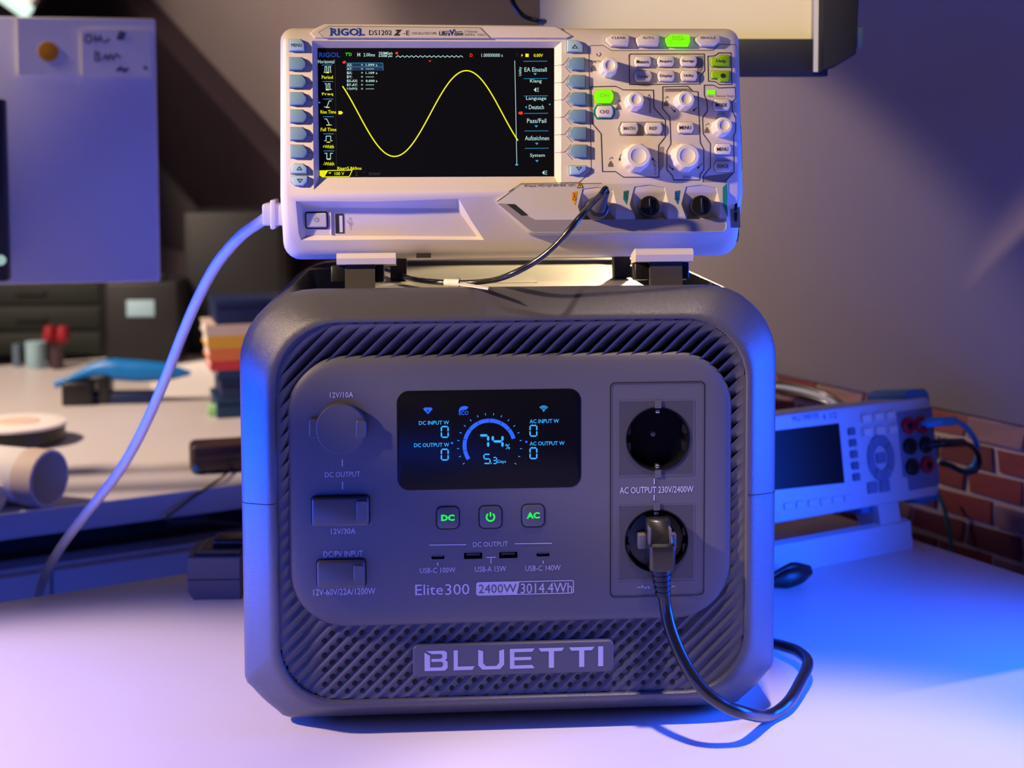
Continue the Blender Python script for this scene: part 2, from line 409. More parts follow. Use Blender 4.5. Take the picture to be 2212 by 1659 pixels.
while kk * PIT_ < cmax:
    subs = []
    for i in range(NS + 1):
        s = spans((kk + PH + i / NS) * PIT_); subs.append((i / NS, (kk + PH + i / NS) * PIT_, s))
    good = [x for x in subs if x[2]]
    for side in (0, 1):
        if len(good) < 2: continue
        if max(x[2][side][1] - x[2][side][0] for x in good) < .0025: continue
        v = []; f = []; NT = 9
        for s, c, sp in good:
            a, b = sp[side]
            for j in range(NT + 1):
                t = a + (b - a) * j / NT; x, z = t, t - c
                v.append((x, gh(x, z, s), z))
        for i in range(len(good) - 1):
            for j in range(NT): q = i * (NT + 1) + j; f.append((q, q + 1, q + NT + 2, q + NT + 1))
        if len(good) == NS + 1:
            b0_ = len(v)
            for j in range(NT + 1): x, y, z = v[NS * (NT + 1) + j]; v.append((x, .0135, z))
            for j in range(NT): q = NS * (NT + 1) + j; f.append((q, q + 1, b0_ + j + 1, b0_ + j))
        o = obj('louver' if side else 'grille_rib', v, f, M['louver'], st, True, sharp=50)
    kk += 1
# vent holes of the lower grille
hm = None
hx0, hz0 = FS.p(715, 1375); hdx, hdz = .00998, .0049
BADGE = R(FS, 893, 1389, 1327, 1459, 12)
bx = [p[0] for p in BADGE]; bz = [p[1] for p in BADGE]
for row in range(9):
    for c in range(25):
        x = hx0 + c * hdx - (row % 2) * hdx / 2; z = hz0 - row * hdz
        if x > .118 + (row % 2) * .004: continue
        if min(bx) - .003 < x < max(bx) + .003 and min(bz) - .0025 < z < max(bz) + .0025: continue
        if inP(x, z) < .0025 or inO(x, z) > -.004: continue
        y = min(gh(x + d, z + e, (((x + d - z - e) / PIT_ - PH) % 1)) for d in (-.0012, 0, .0012) for e in (-.0012, 0, .0012)) - .0002
        if hm is None:
            cp = circ(0, 0, .00155, 14)
            o = loft('vent_hole', [[(a, .0014, b) for a, b in cp], [(a, 0, b) for a, b in cp], [(a * .85, .0001, b * .85) for a, b in cp]], M['hole'], st, False)
            hm = o.data; o.location = (x, y, z)
        else:
            o = bpy.data.objects.new('vent_hole', hm); COL.objects.link(o); o.parent = st; o.location = (x, y, z)
bd = plate('name_badge', BADGE, [(0, .012), (0, .0016), (.0008, .0008)], M['panel'], st)
def letter(polys, u0, u1, v0, v1, par, m, dy):
    x0, _ = FS.p(u0, (v0 + v1) / 2, dy); x1, _ = FS.p(u1, (v0 + v1) / 2, dy); um = (u0 + u1) / 2
    z1 = FS.p(um, v0, dy)[1]; z0 = FS.p(um, v1, dy)[1]
    return flat('lettering', [[(x0 + a * (x1 - x0), z0 + b * (z1 - z0)) for a, b in p] for p in polys], dy, m, par)
LT = dict(
    B=[[(0, .93), (.24, .76), (.24, .17), (.72, .17), (.8, .24), (.8, .39), (.72, .45), (.3, .45), (.3, .6), (.7, .6), (.77, .66), (.77, .78), (.7, .84), (.32, .84), (.08, 1), (.86, 1), (.97, .9), (.97, .62), (.9, .53), (1, .43), (1, .13), (.88, 0), (0, 0)]],
    L=[[(0, 1), (.2, 1), (.2, .18), (1, .18), (.9, 0), (0, 0)]],
    U=[[(0, 1), (.19, .92), (.19, .32), (.3, .17), (.7, .17), (.81, .32), (.81, .92), (1, 1), (1, .22), (.84, 0), (.16, 0), (0, .22)]],
    E=[[(0, 1), (1, 1), (.9, .83), (.18, .83), (.18, .58), (.86, .58), (.86, .42), (.18, .42), (.18, .17), (.9, .17), (1, 0), (0, 0)]],
    T=[[(0, 1), (1, 1), (.9, .83), (.6, .83), (.6, 0), (.4, 0), (.4, .83), (.1, .83)]],
    I=[[(0, 0), (0, 1), (1, 1), (1, 0)]])
for ch, a, b in (('B', 917, 967), ('L', 980, 1025), ('U', 1033, 1089), ('E', 1101.5, 1155), ('T', 1163, 1219), ('T', 1229, 1284), ('I', 1292, 1303)):
    s = -(a - 917) * .0265; letter(LT[ch], a, b, 1406 + s, 1449 + s, bd, M['print_'], .0006)
# control panel
prect = rrect(PC[0], PC[1], 2 * PC[2], 2 * PC[3], .038, 12)
pan = plate('control_panel', prect, [(0, .013), (0, .0042), (.0006, .0030), (.002, .0018), (.006, .0007), (.014, 0)], M['panel'], st, sharp=30)
S1 = FS.p(1421, 948); S2 = FS.p(1418, 1168); SR = .0212
cyl = lambda c, r, y0, y1, n=40: loft('cutter', [[(a, y0, b) for a, b in circ(c[0], c[1], r, n)], [(a, y1, b) for a, b in circ(c[0], c[1], r, n)]], M['dark'], None, False)
ports = [(946, 1204, 30, 9, 4), (1022, 1200.5, 41, 15, 2), (1098, 1199, 41, 15, 2), (1173, 1198, 30, 9, 4)]
pc = [cyl(S1, SR, -.01, .0125), cyl(S2, SR, -.01, .0125)]
for u, v, w_, h_, r in ports: pc.append(loft('cutter', [[(a, y, b) for a, b in R(FS, u - w_ / 2, v - h_ / 2, u + w_ / 2, v + h_ / 2, r)] for y in (-.005, .008)], M['dark'], None, False))
pan.data.materials.append(M['hole'])
for c in pc: c.data.materials.clear(); c.data.materials.append(M['hole'])
cut(pan, pc)
def L(t, u0, v0, u1, v1, m='print_', par=st, **k): return T(FS, par, t, u0, v0, u1, v1, M[m], **k)
def line(u0, v0, u1, v1, wpx, m='print_', par=st, fr=FS, dy=-.0003, name='printed_line'):
    return ribbon(name, [fr.p(u0, v0, dy), fr.p(u1, v1, dy)], wpx * fr.k(u0, v0, dy), dy, M[m], par)
L('12V/10A', 713, 847, 763, 859); L('DC OUTPUT', 702, 1019, 778, 1030.5); line(739.5, 992, 739.5, 1008, 2); line(740, 1041, 740, 1057, 2)
L('12V/30A', 715, 1141.5, 768, 1153.5); L('DC/PV INPUT', 699, 1190, 784, 1203); L('12V-60V/22A/1200W', 677, 1271, 811, 1285)
L('DC OUTPUT', 1022, 1170, 1097, 1181); line(927, 1177.5, 1007, 1176.5, 2); line(1112, 1174.5, 1192, 1173.5, 2)
L('USB-C 100W', 907, 1226, 984, 1237.5); L('USB-A 15W', 1026, 1223, 1093.5, 1235); L('USB-C 140W', 1135, 1221, 1211, 1233)
line(945.5, 1215, 945.5, 1222, 2); line(1173.5, 1211, 1173.5, 1218, 2); line(1050, 1204, 1071, 1203.5, 2); line(1060.5, 1204, 1060.5, 1217, 2)
L('Elite', 897, 1262, 957, 1285.5); L('300', 962, 1261, 1014, 1285)
g1 = PP(FS, [(1029, 1262), (1032, 1258), (1122, 1256.5), (1116.5, 1284), (1032, 1285.5), (1028.5, 1282)], -.0002)
flat('rating_tab', [g1], -.0002, M['print_'], st); L('2400W', 1034, 1262, 1116, 1281, 'panel', dy=-.0004)
bo = R(FS, 1030, 1256, 1239, 1283.5, 4, -.0002); s_ = [(x, z - (x - bo[0][0]) * -.0 ) for x, z in bo]
ribbon('rating_frame', bo, 2 * FS.k(1100, 1270), -.00025, M['print_'], st, True); L('3014.4Wh', 1125, 1259, 1236, 1281)
for (u, v, w_, h_, r), nm in zip(ports, ('usb_c_port', 'usb_a_port', 'usb_a_port', 'usb_c_port')):
    q = R(FS, u - w_ / 2, v - h_ / 2, u + w_ / 2, v + h_ / 2, r)
    pr = ribbon(nm, q, .0005, -.0002, M['cap'], st, True)
    q2 = R(FS, u - w_ * .36, v - h_ * .22, u + w_ * .36, v + h_ * (.05 if w_ > 35 else .1), 1)
    plate('contact_tongue', q2, [(0, .006), (0, .0015)], M['dark'], pr, False)
# power buttons
def bplate(fr, par, name, u, v, w_, h_, r, prot, m, bev=.001, base=.0, n=5):
    return plate(name, R(fr, u - w_ / 2, v - h_ / 2, u + w_ / 2, v + h_ / 2, r, 0, n), [(0, base + .001), (0, base - prot + bev), (bev * .3, base - prot + bev * .3), (bev, base - prot)], m, par)
for u, v in ((967.5, 1118), (1059.5, 1116.5), (1151.5, 1113.5)):
    ribbon('button_gap', R(FS, u - 25, v - 25, u + 25, v + 25, 12), .0007, -.0001, M['hole'], st, True)
    b = bplate(FS, st, 'power_button', u, v, 47, 47, 11, .0011, M['cap'], .0007)
    dy = -.0013
    if u < 1000: L('DC', u - 14.5, v - 6.5, u + 14.5, v + 7.5, 'd_g', b, dy=dy, bold=.045)
    elif u > 1100: L('AC', u - 14, v - 7, u + 14.5, v + 7, 'd_g', b, dy=dy, bold=.045)
    else:
        c = FS.p(u, v + .5, dy); k = FS.k(u, v)
        ribbon('lettering', [(c[0] + 8.5 * k * math.sin(math.radians(a)), c[1] + 8.5 * k * math.cos(math.radians(a))) for a in range(35, 326, 10)], 3.6 * k, dy, M['d_g'], b)
        ribbon('lettering', [(c[0], c[1] + 11 * k), (c[0], c[1] + 1 * k)], 3.4 * k, dy, M['d_g'], b)
# protective caps on the DC ports
c = FS.p(738, 923); k = FS.k(738, 923)
o = lathe_y('round_port_cap', c[0], c[1], [(55 * k, .001), (55 * k, -.0045), (54 * k, -.0054), (52.5 * k, -.006)], M['cap'], st, 64)
plate('pull_tab', R(FS, 769, 906, 791, 946, 7, -.006), [(0, -.006), (0, -.0072), (.0005, -.0078)], M['cap'], o)
plate('hinge_tab', R(FS, 668, 902, 700, 945, 8), [(0, .001), (0, -.0025), (.0006, -.0032)], M['cap'], o)
for nm, u0, v0, u1, v1, ta in (('square_port_cap', 675, 1071.5, 797, 1133, (770, 1080, 796, 1127)), ('square_port_cap', 686, 1208.5, 789, 1267, (763.5, 1219.5, 787, 1258))):
    ribbon('cap_gap', R(FS, u0 - 1.5, v0 - 1.5, u1 + 1.5, v1 + 1.5, 7), .0008, -.0001, M['hole'], st, True)
    o = plate(nm, R(FS, u0, v0, u1, v1, 6), [(0, .001), (0, -.0042), (.0005, -.0050), (.0012, -.0054)], M['cap'], st)
    plate('pull_tab', R(FS, *ta, 6, -.0054), [(0, -.0054), (0, -.0064), (.0006, -.007)], M['cap'], o)
# AC outlet plate with two sockets
ribbon('outlet_groove', R(FS, 1319, 826, 1521, 1289, 10), .0009, -.0002, M['hole'], st, True)
ribbon('outlet_bevel', R(FS, 1320.5, 827.5, 1519.5, 1287.5, 10), .0004, -.00035, M['cap'], st, True)
L('AC OUTPUT 230V/2400W', 1339, 1051, 1498, 1065); line(1413.5, 1034, 1413.5, 1046, 2); line(1413, 1069, 1413, 1081, 2)
L('Pure', 1386, 1264, 1404, 1272, dy=-.0003); line(1376, 1269, 1384, 1268.5, 1.2); line(1450, 1267, 1458, 1266.5, 1.2)
for si, (c, vv) in enumerate(((S1, 946), (S2, 1171))):
    k = FS.k(1418, vv)
    fr_ = ribbon('socket_frame', R(FS, 1336.5, vv - 81, 1499, vv + 81, 2), .0009, -.00025, M['cap'], st, True)
    sq_ = R(FS, 1337.5, vv - 80, 1498, vv + 80, 0); hx_, hz_ = max(p[0] for p in sq_), max(p[1] for p in sq_); lx_, lz_ = min(p[0] for p in sq_), min(p[1] for p in sq_)
    vv_ = []; ff_ = []
    for i in range(64):
        a = 2 * math.pi * i / 64; ca, sa = math.cos(a), math.sin(a)
        t_ = min((hx_ - c[0]) / ca if ca > 1e-6 else (lx_ - c[0]) / ca if ca < -1e-6 else 9, (hz_ - c[1]) / sa if sa > 1e-6 else (lz_ - c[1]) / sa if sa < -1e-6 else 9)
        vv_ += [(c[0] + SR * ca, -.00018, c[1] + SR * sa), (c[0] + t_ * ca, -.00018, c[1] + t_ * sa)]
        j_ = (i + 1) % 64; ff_.append((2 * i, 2 * i + 1, 2 * j_ + 1, 2 * j_))
    obj('socket_plate', vv_, ff_, M['sockplate'], st)
    so = lathe_y('socket_cup', c[0], c[1], [(SR * 1.015, .0005), (SR * 1.012, -.0009), (SR * .985, -.0010), (SR * .965, -.0004), (SR * .955, .0115), (.0005, .0117)], M['gloss'], st, 64, sharp=40, cap0=False)
    for zz, hh in ((1, .0), (-1, .0)):
        z0 = c[1] + zz * SR * .985
        box('locating_notch', c[0] - .0021, c[0] + .0021, -.0013, -.0006, min(z0, z0 + zz * .005), max(z0, z0 + zz * .005), M['cap'], so)
        box('earth_clip', c[0] - .0013, c[0] + .0013, .0005, .006, c[1] + zz * SR * .885 - .0016, c[1] + zz * SR * .885 + .0010, M['metal'], so, .0003)
    lathe_y('shutter_screw', c[0] - .0013, c[1] + .001, [(.0018, .012), (.0017, .0112), (.0004, .0111)], M['steel'], so, 16)
    for xx in (-1, 1):
        box('side_key', c[0] + xx * SR * .9 - .0011, c[0] + xx * SR * .9 + .0011, .0015, .011, c[1] + .0028, c[1] + .0085, M['dark'], so)
        box('side_key', c[0] + xx * SR * .9 - .0011, c[0] + xx * SR * .9 + .0011, .0015, .011, c[1] - .0085, c[1] - .0028, M['dark'], so)
# display
dr = R(FS, 858.5, 841, 1255.5, 1057, 26, 0, 8)
dis = plate('display', dr, [(0, .002), (0, -.0002), (.0003, -.0004)], M['gloss'], st)
DD = -.0006
def D(t, u0, v0, u1, v1, m='d_c', **k): return T(FS, dis, t, u0, v0, u1, v1, M[m], dy=DD, **k)
D('DC INPUT W', 905, 909, 970, 917.5, bold=.008); D('DC OUTPUT W', 894.5, 957, 970.5, 965.5, bold=.008)
D('AC INPUT W', 1144, 905.5, 1207.5, 914, bold=.008); D('AC OUTPUT W', 1144, 953.5, 1219.5, 962, bold=.008)
SEGS = {'0': 'abcdef', '3': 'abgcd', '4': 'fgbc', '5': 'afgcd', '7': 'abc'}
def seg(ch, u0, v0, u1, v1, th, m='d_c'):
    polys = []; vm = (v0 + v1) / 2; h = th / 2; g = th * .18
    def hseg(v): return [(u0 + h + g, v), (u0 + th + g, v - h), (u1 - th - g, v - h), (u1 - h - g, v), (u1 - th - g, v + h), (u0 + th + g, v + h)]
    def vseg(u, a, b): return [(u, a + g), (u + h, a + h + g), (u + h, b - h - g), (u, b - g), (u - h, b - h - g), (u - h, a + h + g)]
    S = dict(a=hseg(v0 + h), g=hseg(vm), d=hseg(v1 - h), f=vseg(u0 + h, v0 + h, vm), b=vseg(u1 - h, v0 + h, vm), e=vseg(u0 + h, vm, v1 - h), c=vseg(u1 - h, vm, v1 - h))
    flat('digit', [PP(FS, S[x], DD) for x in SEGS[ch]], DD, M[m], dis)
for u, v in ((952, 920), (952, 969), (1143.5, 917.5), (1143.5, 966)): seg('0', u, v, u + 17.5, v + 26, 3)
seg('7', 1033, 938, 1057, 969, 5); seg('4', 1062, 938, 1088, 969, 5); D('%', 1091.5, 959, 1102, 970.5, bold=.005)
seg('5', 1044, 980, 1060, 1002.5, 2.8); seg('3', 1064, 987, 1074, 1002.5, 2.4); D('Days', 1075, 993.5, 1093, 1002, bold=.01); D('.', 1060, 999.5, 1062.5, 1002.5)
def arc(cu, cv, r, a0, a1, wd, m, n=10):
    pts = [(cu + r * math.cos(math.radians(a0 + (a1 - a0) * i / n)), cv - r * math.sin(math.radians(a0 + (a1 - a0) * i / n))) for i in range(n + 1)]
    ribbon('gauge_segment', PP(FS, pts, DD), wd * FS.k(cu, cv), DD, M[m], dis)
gu, gv = 1057.5, 962.5
for a0, a1 in ((213, 192), (191, 167), (166, 142), (141, 117), (116, 91), (90, 64), (63, 40), (39, 16)): arc(gu, gv, 54, a0, a1, 8.5, 'd_b')
for i in range(18):
    a = math.radians(-35 + i * (250 / 17)); r0, r1 = 66, 70.5
    ribbon('gauge_tick', PP(FS, [(gu + r0 * math.cos(a), gv - r0 * math.sin(a)), (gu + r1 * math.cos(a), gv - r1 * math.sin(a))], DD), 1.3 * FS.k(gu, gv), DD, M['d_c'], dis)
flat('display_icon', [PP(FS, [(914, 884), (917, 880.5), (931, 880), (934.5, 883.5), (924.5, 895)], DD)], DD, M['d_b'], dis)
flat('display_icon', [PP(FS, [(926, 883), (921.5, 888.5), (924, 888.5), (922.5, 892.5), (927, 887), (924.8, 887)], DD - .0001)], DD - .0001, M['gloss'], dis)
flat('display_icon', [PP(FS, [(991, 889), (992, 883), (996, 878.5), (1003, 877), (1010, 878), (1011.5, 880.5), (1008, 884.5), (1001, 886), (996, 886.5)], DD)], DD, M['d_b'], dis)
D('ECO', 991.5, 887.5, 1012, 896.5, 'd_b', bold=.02)
for r in (4, 8, 11.5):
    arc(1174.5, 888.5, r, 138, 42, 1.8, 'd_c', 6)
flat('display_icon', [PP(FS, [(1174.5 + 1.5 * math.cos(a), 888 + 1.5 * math.sin(a)) for a in [i * .785 for i in range(8)]], DD)], DD, M['d_c'], dis)
for u, v in ((976.5, 957), (1137, 954.5)): flat('display_icon', [PP(FS, [(u + 2.6 * math.cos(a), v + 2.6 * math.sin(a)) for a in [i * .628 for i in range(10)]], DD)], DD, M['d_b'], dis)

# ------------------------------------------------------------------ mains plug in the lower socket
pl = thing('mains_plug', 'black angled mains plug with ribbed strain relief in the lower socket', 'plug', Matrix.Translation((S2[0], 0, S2[1])))
lathe_y('plug_disc', 0, 0, [(.0188, .0108), (.0190, .006), (.0186, .004), (.014, .0035)], M['dark'], pl, 40)
def loft_z(name, secs, m, par, sharp=40):   # secs: (z, x0, x1, y0, y1, chamfer)
    rings = []
    for z, x0, x1, y0, y1, c in secs:
        rings.append([(x0 + c, y0, z), (x1 - c, y0, z), (x1, y0 + c, z), (x1, y1, z), (x0, y1, z), (x0, y0 + c, z)])
    return loft(name, rings, m, par, True, sharp=sharp)
loft_z('plug_body', [(.0165, -.0072, .0074, -.006, .005, .0012), (.0150, -.0078, .0080, -.0085, .005, .0015), (.0020, -.0072, .0085, -.0150, .005, .0018), (.0010, -.0074, .0096, -.0190, .005, .0015), (-.014, -.0074, .0098, -.0195, .004, .002), (-.0155, -.0068, .0090, -.019, .003, .002)], M['cable'], pl)
box('grip_wing', -.0128, -.007, -.004, .004, -.0045, .0055, M['cap'], pl, .0006)
box('grip_wing', .007, .0128, -.004, .004, -.0045, .0055, M['cap'], pl, .0006)
for s in (-1, 1):
    box('grip_ridge', s * .0068 - .0006, s * .0068 + .0006, -.016, -.008, .0015, .0125, M['cap'], pl, .0003)
rel = [(.001, -.010, -.0145), (.0015, -.0105, -.020), (.0022, -.0112, -.027), (.003, -.012, -.034)]
tube('strain_relief', rel, .005, M['dark'], pl, 16, 3, radii=[.0066, .0060, .0052, .0044])
for i in range(5):
    z = -.0165 - i * .0036; q = i / 4
    tube('relief_rib', [(.0012 + .0003 * i, -.0104 - .0003 * i, z), (.0013 + .0003 * i, -.0105 - .0003 * i, z - .0018)], .0069 - .0016 * q, M['dark'], pl, 16, 1)
pw = V((S2[0], 0, S2[1]))
pth = [pw + V((.003, -.012, -.032)), pw + V((.0045, -.013, -.044)), onY(1452, 1370, -.018), onY(1478, 1430, -.026), onY(1515, 1485, -.034)]
pth += [onY(1562, 1522, -.036), onY(1612, 1541, -.030)]
g = onZ(1660, 1546, .006); pth += [g, onZ(1700, 1520, .007), onZ(1728, 1475, .010), onZ(1745, 1432, .013), onZ(1725, 1408, .012), onZ(1690, 1395, .010), onZ(1655, 1385, .006), onZ(1600, 1360, .0045)]
tag(tube('mains_cable', pth, .0042, M['cable'], None, 14, 10), 'thick black mains cable looping round the lower right corner of the power station', 'cable')

# ================================================================== oscilloscope on the power station
TL = math.radians(8)
FO = Frame(onY(1107, 548, .05), (1, 0, 0), (0, math.sin(TL), math.cos(TL)))
os_ = thing('oscilloscope', 'beige bench oscilloscope showing a yellow sine wave, standing on the power station', 'oscilloscope', FO.mtx)
xl = (FO.p(600, 80)[0] + FO.p(607, 480)[0]) / 2; xr = (FO.p(1597, 80)[0] + FO.p(1612, 430)[0]) / 2
ZT = FO.p(1107, 57)[1]; ZB = 0; ZS = FO.p(1000, 419)[1]; SLT = .027 / ZS
def slant(z): return max(0, ZS - z) * SLT
def srow(y, ins, r=.009, rb=.011, n=5):
    """ring of the front case, split at the height where the face starts to lean back"""
    pts = []
    def cor(ax, az, a0, rr):
        cx = (xr - ins - rr) if ax > 0 else (xl + ins + rr); cz = (ZT - ins - rr) if az > 0 else (ZB + ins + rr)
        return [(cx + rr * math.cos(math.radians(a0 + 90 * i / n)), cz + rr * math.sin(math.radians(a0 + 90 * i / n))) for i in range(n + 1)]
    pts += [(xr - ins, ZS)] + cor(1, 1, 0, r) + cor(-1, 1, 90, r) + [(xl + ins, ZS)] + cor(-1, -1, 180, rb) + cor(1, -1, 270, rb)
    return [(x, y + (slant(z) if y < .02 else 0), z) for x, z in pts]
rg = [srow(.046, .003), srow(.042, 0), srow(.007, 0), srow(.003, .0008), srow(.0008, .0028), srow(0, .0058)]
n = len(rg[0]); v = [p for r in rg for p in r]; f = []
for i in range(len(rg) - 1):
    for j in range(n): k_ = (j + 1) % n; f.append((i * n + j, i * n + k_, (i + 1) * n + k_, (i + 1) * n + j))
f.append(tuple(range(n))); b = (len(rg) - 1) * n; h = 1 + 12
f.append(tuple(b + j for j in range(0, h + 1))); f.append(tuple(b + j for j in list(range(h, n)) + [0]))
case = obj('front_case', v, f, M['beige'], os_, True, sharp=28)
def frust(front, back, y0, y1):
    return loft('cutter', [[(x, y0, z) for x, z in front], [(x, y1, z) for x, z in back]], M['beige'], None, False)
def ext(front, back, y0, y1, yf):           # extend the taper in front of the face
    k_ = (yf - y0) / (y1 - y0)
    return [(a[0] + (b_[0] - a[0]) * k_, a[1] + (b_[1] - a[1]) * k_) for a, b_ in zip(front, back)]
scf = PP(FO, [(674, 88), (1213, 90), (1212, 408), (678, 410)]); SD = .0055
scb = PP(FO, [(686, 104), (1197, 104), (1197, 381), (690, 383)], SD)
c1 = frust(ext(scf, scb, 0, SD, -.004), ext(scf, scb, 0, SD, SD + .0005), -.004, SD + .0005)
yd = slant(FO.p(800, 470)[1])
def dpt(u, v, d):                            # a point on a plane d behind the leaning face
    x, z = FO.p(u, v, yd + d); return (x, slant(z) + d, z)
dq0 = [dpt(u, v, 0) for u, v in ((641, 437), (990, 432), (1047, 516), (648, 517))]
dq1 = [dpt(u, v, .0075 if v < 480 else .0035) for u, v in ((657, 450), (986, 452), (1031, 509), (659, 507))]
dqf = [(a_[0] * 2 - b_[0], a_[1] * 2 - b_[1], a_[2] * 2 - b_[2]) for a_, b_ in zip(dq0, dq1)]
c2 = loft('cutter', [dqf, dq1], M['beige'], None, False)
cut(case, [c1, c2])
rh = [FO.p(630, 60, .04)[0], FO.p(1585, 60, .04)[0]]
def rbox(y, i, zt, zb): return [(x, y, z) for x, z in rrect((rh[0] + rh[1]) / 2, (zt + zb) / 2, rh[1] - rh[0] - 2 * i, zt - zb - 2 * i, .012, 4)]
loft('rear_housing', [rbox(.0395, 0, ZT - .004, .0035), rbox(.048, 0, ZT - .004, .006), rbox(.082, .006, ZT - .012, .030), rbox(.088, .012, ZT - .016, .034)], M['housing'], os_)
zr = (FO.mtx.inverted() @ V((0, FO.P0.y + .072, .2943))).z
for x in (-.080, .086): box('rear_foot', x - .006, x + .006, .066, .078, (FO.mtx.inverted() @ V((0, FO.P0.y + .072, .2943))).z, .03, M['dark'], os_)
# raised ridge with the name plate
rp = PP(FO, [(668, 72), (682, 61), (700, 52), (1200, 55.5), (1240, 78), (1225, 86), (680, 85)])
plate('top_ridge', rp, [(0, .03), (0, .0002), (.0012, -.0012)], M['beige'], os_)
np_ = PP(FO, [(688, 70), (711, 56.5), (1037, 60), (1060, 83), (700, 82)], -.0013)
plate('name_plate', np_, [(0, -.001), (0, -.0014), (.0003, -.0017)], M['beige2'], os_)
ribbon('plate_edge', np_, .0004, -.0016, M['greyink'], os_, True)
def O(t, u0, v0, u1, v1, m='ink', par=os_, dy=-.0003, **k): return T(FO, par, t, u0, v0, u1, v1, M[m], dy=dy, **k)
NY = -.0019
O('RIGOL', 714, 61, 788, 77, 'blueink', dy=NY, bold=.03)
for u in (711.5, 772): flat('lettering', [PP(FO, [(u, 60.6), (u + 6, 60.6), (u + 6, 62.4), (u, 62.4)], NY)], NY, M['blueink'], os_)
for u in (711.5, 772): flat('lettering', [PP(FO, [(u, 75.5), (u + 6, 75.5), (u + 6, 77.3), (u, 77.3)], NY)], NY, M['blueink'], os_)
O('DS1202', 797, 65, 846, 76, dy=NY); O('Z', 850, 64, 868, 77, dy=NY, bold=.07, shear=.35); O('-E', 871, 66, 884, 76, dy=NY); O('OSCILLOSCOPE', 889, 69, 943, 74.5, 'greyink', dy=NY)
O('Ultra', 948, 67, 972, 77, dy=NY, shear=.2, bold=.01); O('V', 971, 64, 981, 77, 'blueink', dy=NY, bold=.02); O('ision', 981, 68, 1000, 77, dy=NY, shear=.2, bold=.01)
ribbon('lettering', PP(FO, [(958, 68), (974, 67), (977, 73), (981, 63), (984, 69), (998, 67.5)], NY), .0004, NY, M['blueink'], os_)
O('2 Channel', 1003, 65.5, 1030, 70.5, 'greyink', dy=NY); O('200MHz  1GSa/s', 1003, 72.5, 1048, 77, 'greyink', dy=NY)
# ---------------- screen
scr = flat('screen', [scb], SD - .0002, M['lcd'], os_)
SY = SD - .0005
def W(t, u0, v0, u1, v1, m='e_w', **k): return T(FO, scr, t, u0, v0, u1, v1, M[m], dy=SY, **k)
def SLn(pts, wd, m, closed=False): return ribbon('screen_line', PP(FO, pts, SY), wd * FO.k(900, 250), SY, M[m], scr, closed)
def SP(pts, m, dy=SY): return flat('screen_mark', [PP(FO, pts, dy)], dy, M[m], scr)
W('RIGOL', 689, 113, 735, 124, 'e_b', bold=.03); W("T'D", 746, 113.5, 760, 121, 'e_g', bold=.02); W('H', 772, 114, 778, 122, bold=.03); W('2.00ms', 785, 114.5, 810, 122)
W('250MSa/s', 818, 112, 848, 118, bold=.01); W('6.00M pts', 818, 118.5, 847.5, 124.5, bold=.01)
SLn([(855 + i * 2.42, 122 + (1.8 if i % 4 == 0 else -1.8 if i % 4 == 2 else 0)) for i in range(61)], 1.3, 'e_w')
SP([(853.5, 115), (856, 112), (859.5, 112), (859.5, 117.5), (856, 117.5)], 'e_r'); W('D', 1015, 115.5, 1021, 123, 'e_r', bold=.03); W('1.00000000 s', 1040, 115.5, 1086, 123)
W('T', 1115, 116, 1119, 122.5, 'e_dim'); SP([(1128, 116), (1125.5, 120), (1127.5, 120), (1126, 124), (1130, 118.5), (1128, 118.5)], 'e_y'); SP([(1135, 116), (1142, 116), (1142, 123), (1135, 123)], 'e_y'); W('0.00V', 1153, 116, 1173, 123, 'e_y', bold=.008)
SP([(739, 134.5), (743, 131.5), (747, 131.5), (747.5, 133), (745, 137.5), (742, 137.5)], 'e_r'); SP([(925.5, 130.5), (932, 130.5), (928.7, 134)], 'e_r')
W('Horizontal', 687, 129, 722, 137)
icons = [(150, 'Period'), (187, 'Freq'), (225, 'Rise Time'), (263, 'Fall Time'), (300, 'Width'), (337, 'Width')]
for i, (v_, t_) in enumerate(icons):
    u = 707 + i * .6
    if i: SLn([(u - 11, v_ - 11), (u + 12, v_ - 11)], 1, 'e_c')
    else: SLn([(695, 140.5), (718, 140.5)], 1, 'e_c')
    shape = [[(-8, 6), (-5, 6), (-5, -6), (-1, -6), (-1, 6), (3, 6), (3, -6), (7, -6), (7, 6), (9, 6)], [(-6, -6), (-3, -6), (-3, 6), (1, 6), (1, -6), (5, -6), (5, 6), (9, 6)], [(-8, 6), (-2, 6), (3, -7), (8, -7)],
             [(-8, -6), (-3, -6), (3, 7), (8, 7)], [(-9, 4), (-5, 4), (-5, -6), (5, -6), (5, 4), (9, 4)], [(-9, -6), (-4, -6), (-4, 6), (4, 6), (4, -6), (9, -6)]][i]
    SLn([(u + a, v_ + b_) for a, b_ in shape], 1.4, 'e_w')
    SP([(u - 4, v_ + 6.2), (u + 4, v_ + 6.2), (u + 4, v_ + 8), (u - 4, v_ + 8)], 'e_y')
    W(('+' if i == 4 else '-' if i == 5 else '') + t_, u - (16 if i in (2, 3) else 12), v_ + 13, u + (18 if i in (2, 3) else 12), v_ + 20.5, 'e_y', bold=.008)
SLn([(724, 128), (727, 365)], .5, 'e_dim')
for i, (a, b_) in enumerate((('AX:', '1.099 s'), ('AY:', '*****'), ('BX:', '1.109 s'), ('BY:', '*****'), ('BX-AX:', '0.000 s'), ('BY-AY:', '*****'), ('1/|dX|:', '*****'))):
    v_ = 140.3 + i * 8.6; wd = 4 * len(a) - 1
    W(a, 749.5, v_ - 3, 749.5 + min(23, wd), v_ + 3, bold=.01); W('=', 780, v_ - 1.5, 784, v_ + 1); W(b_, 790, v_ - (2.6 if i % 2 == 0 and i < 5 else 1), 815 if i in (0, 2, 4) else 808, v_ + (2.6 if i % 2 == 0 and i < 5 else 1), bold=.01)
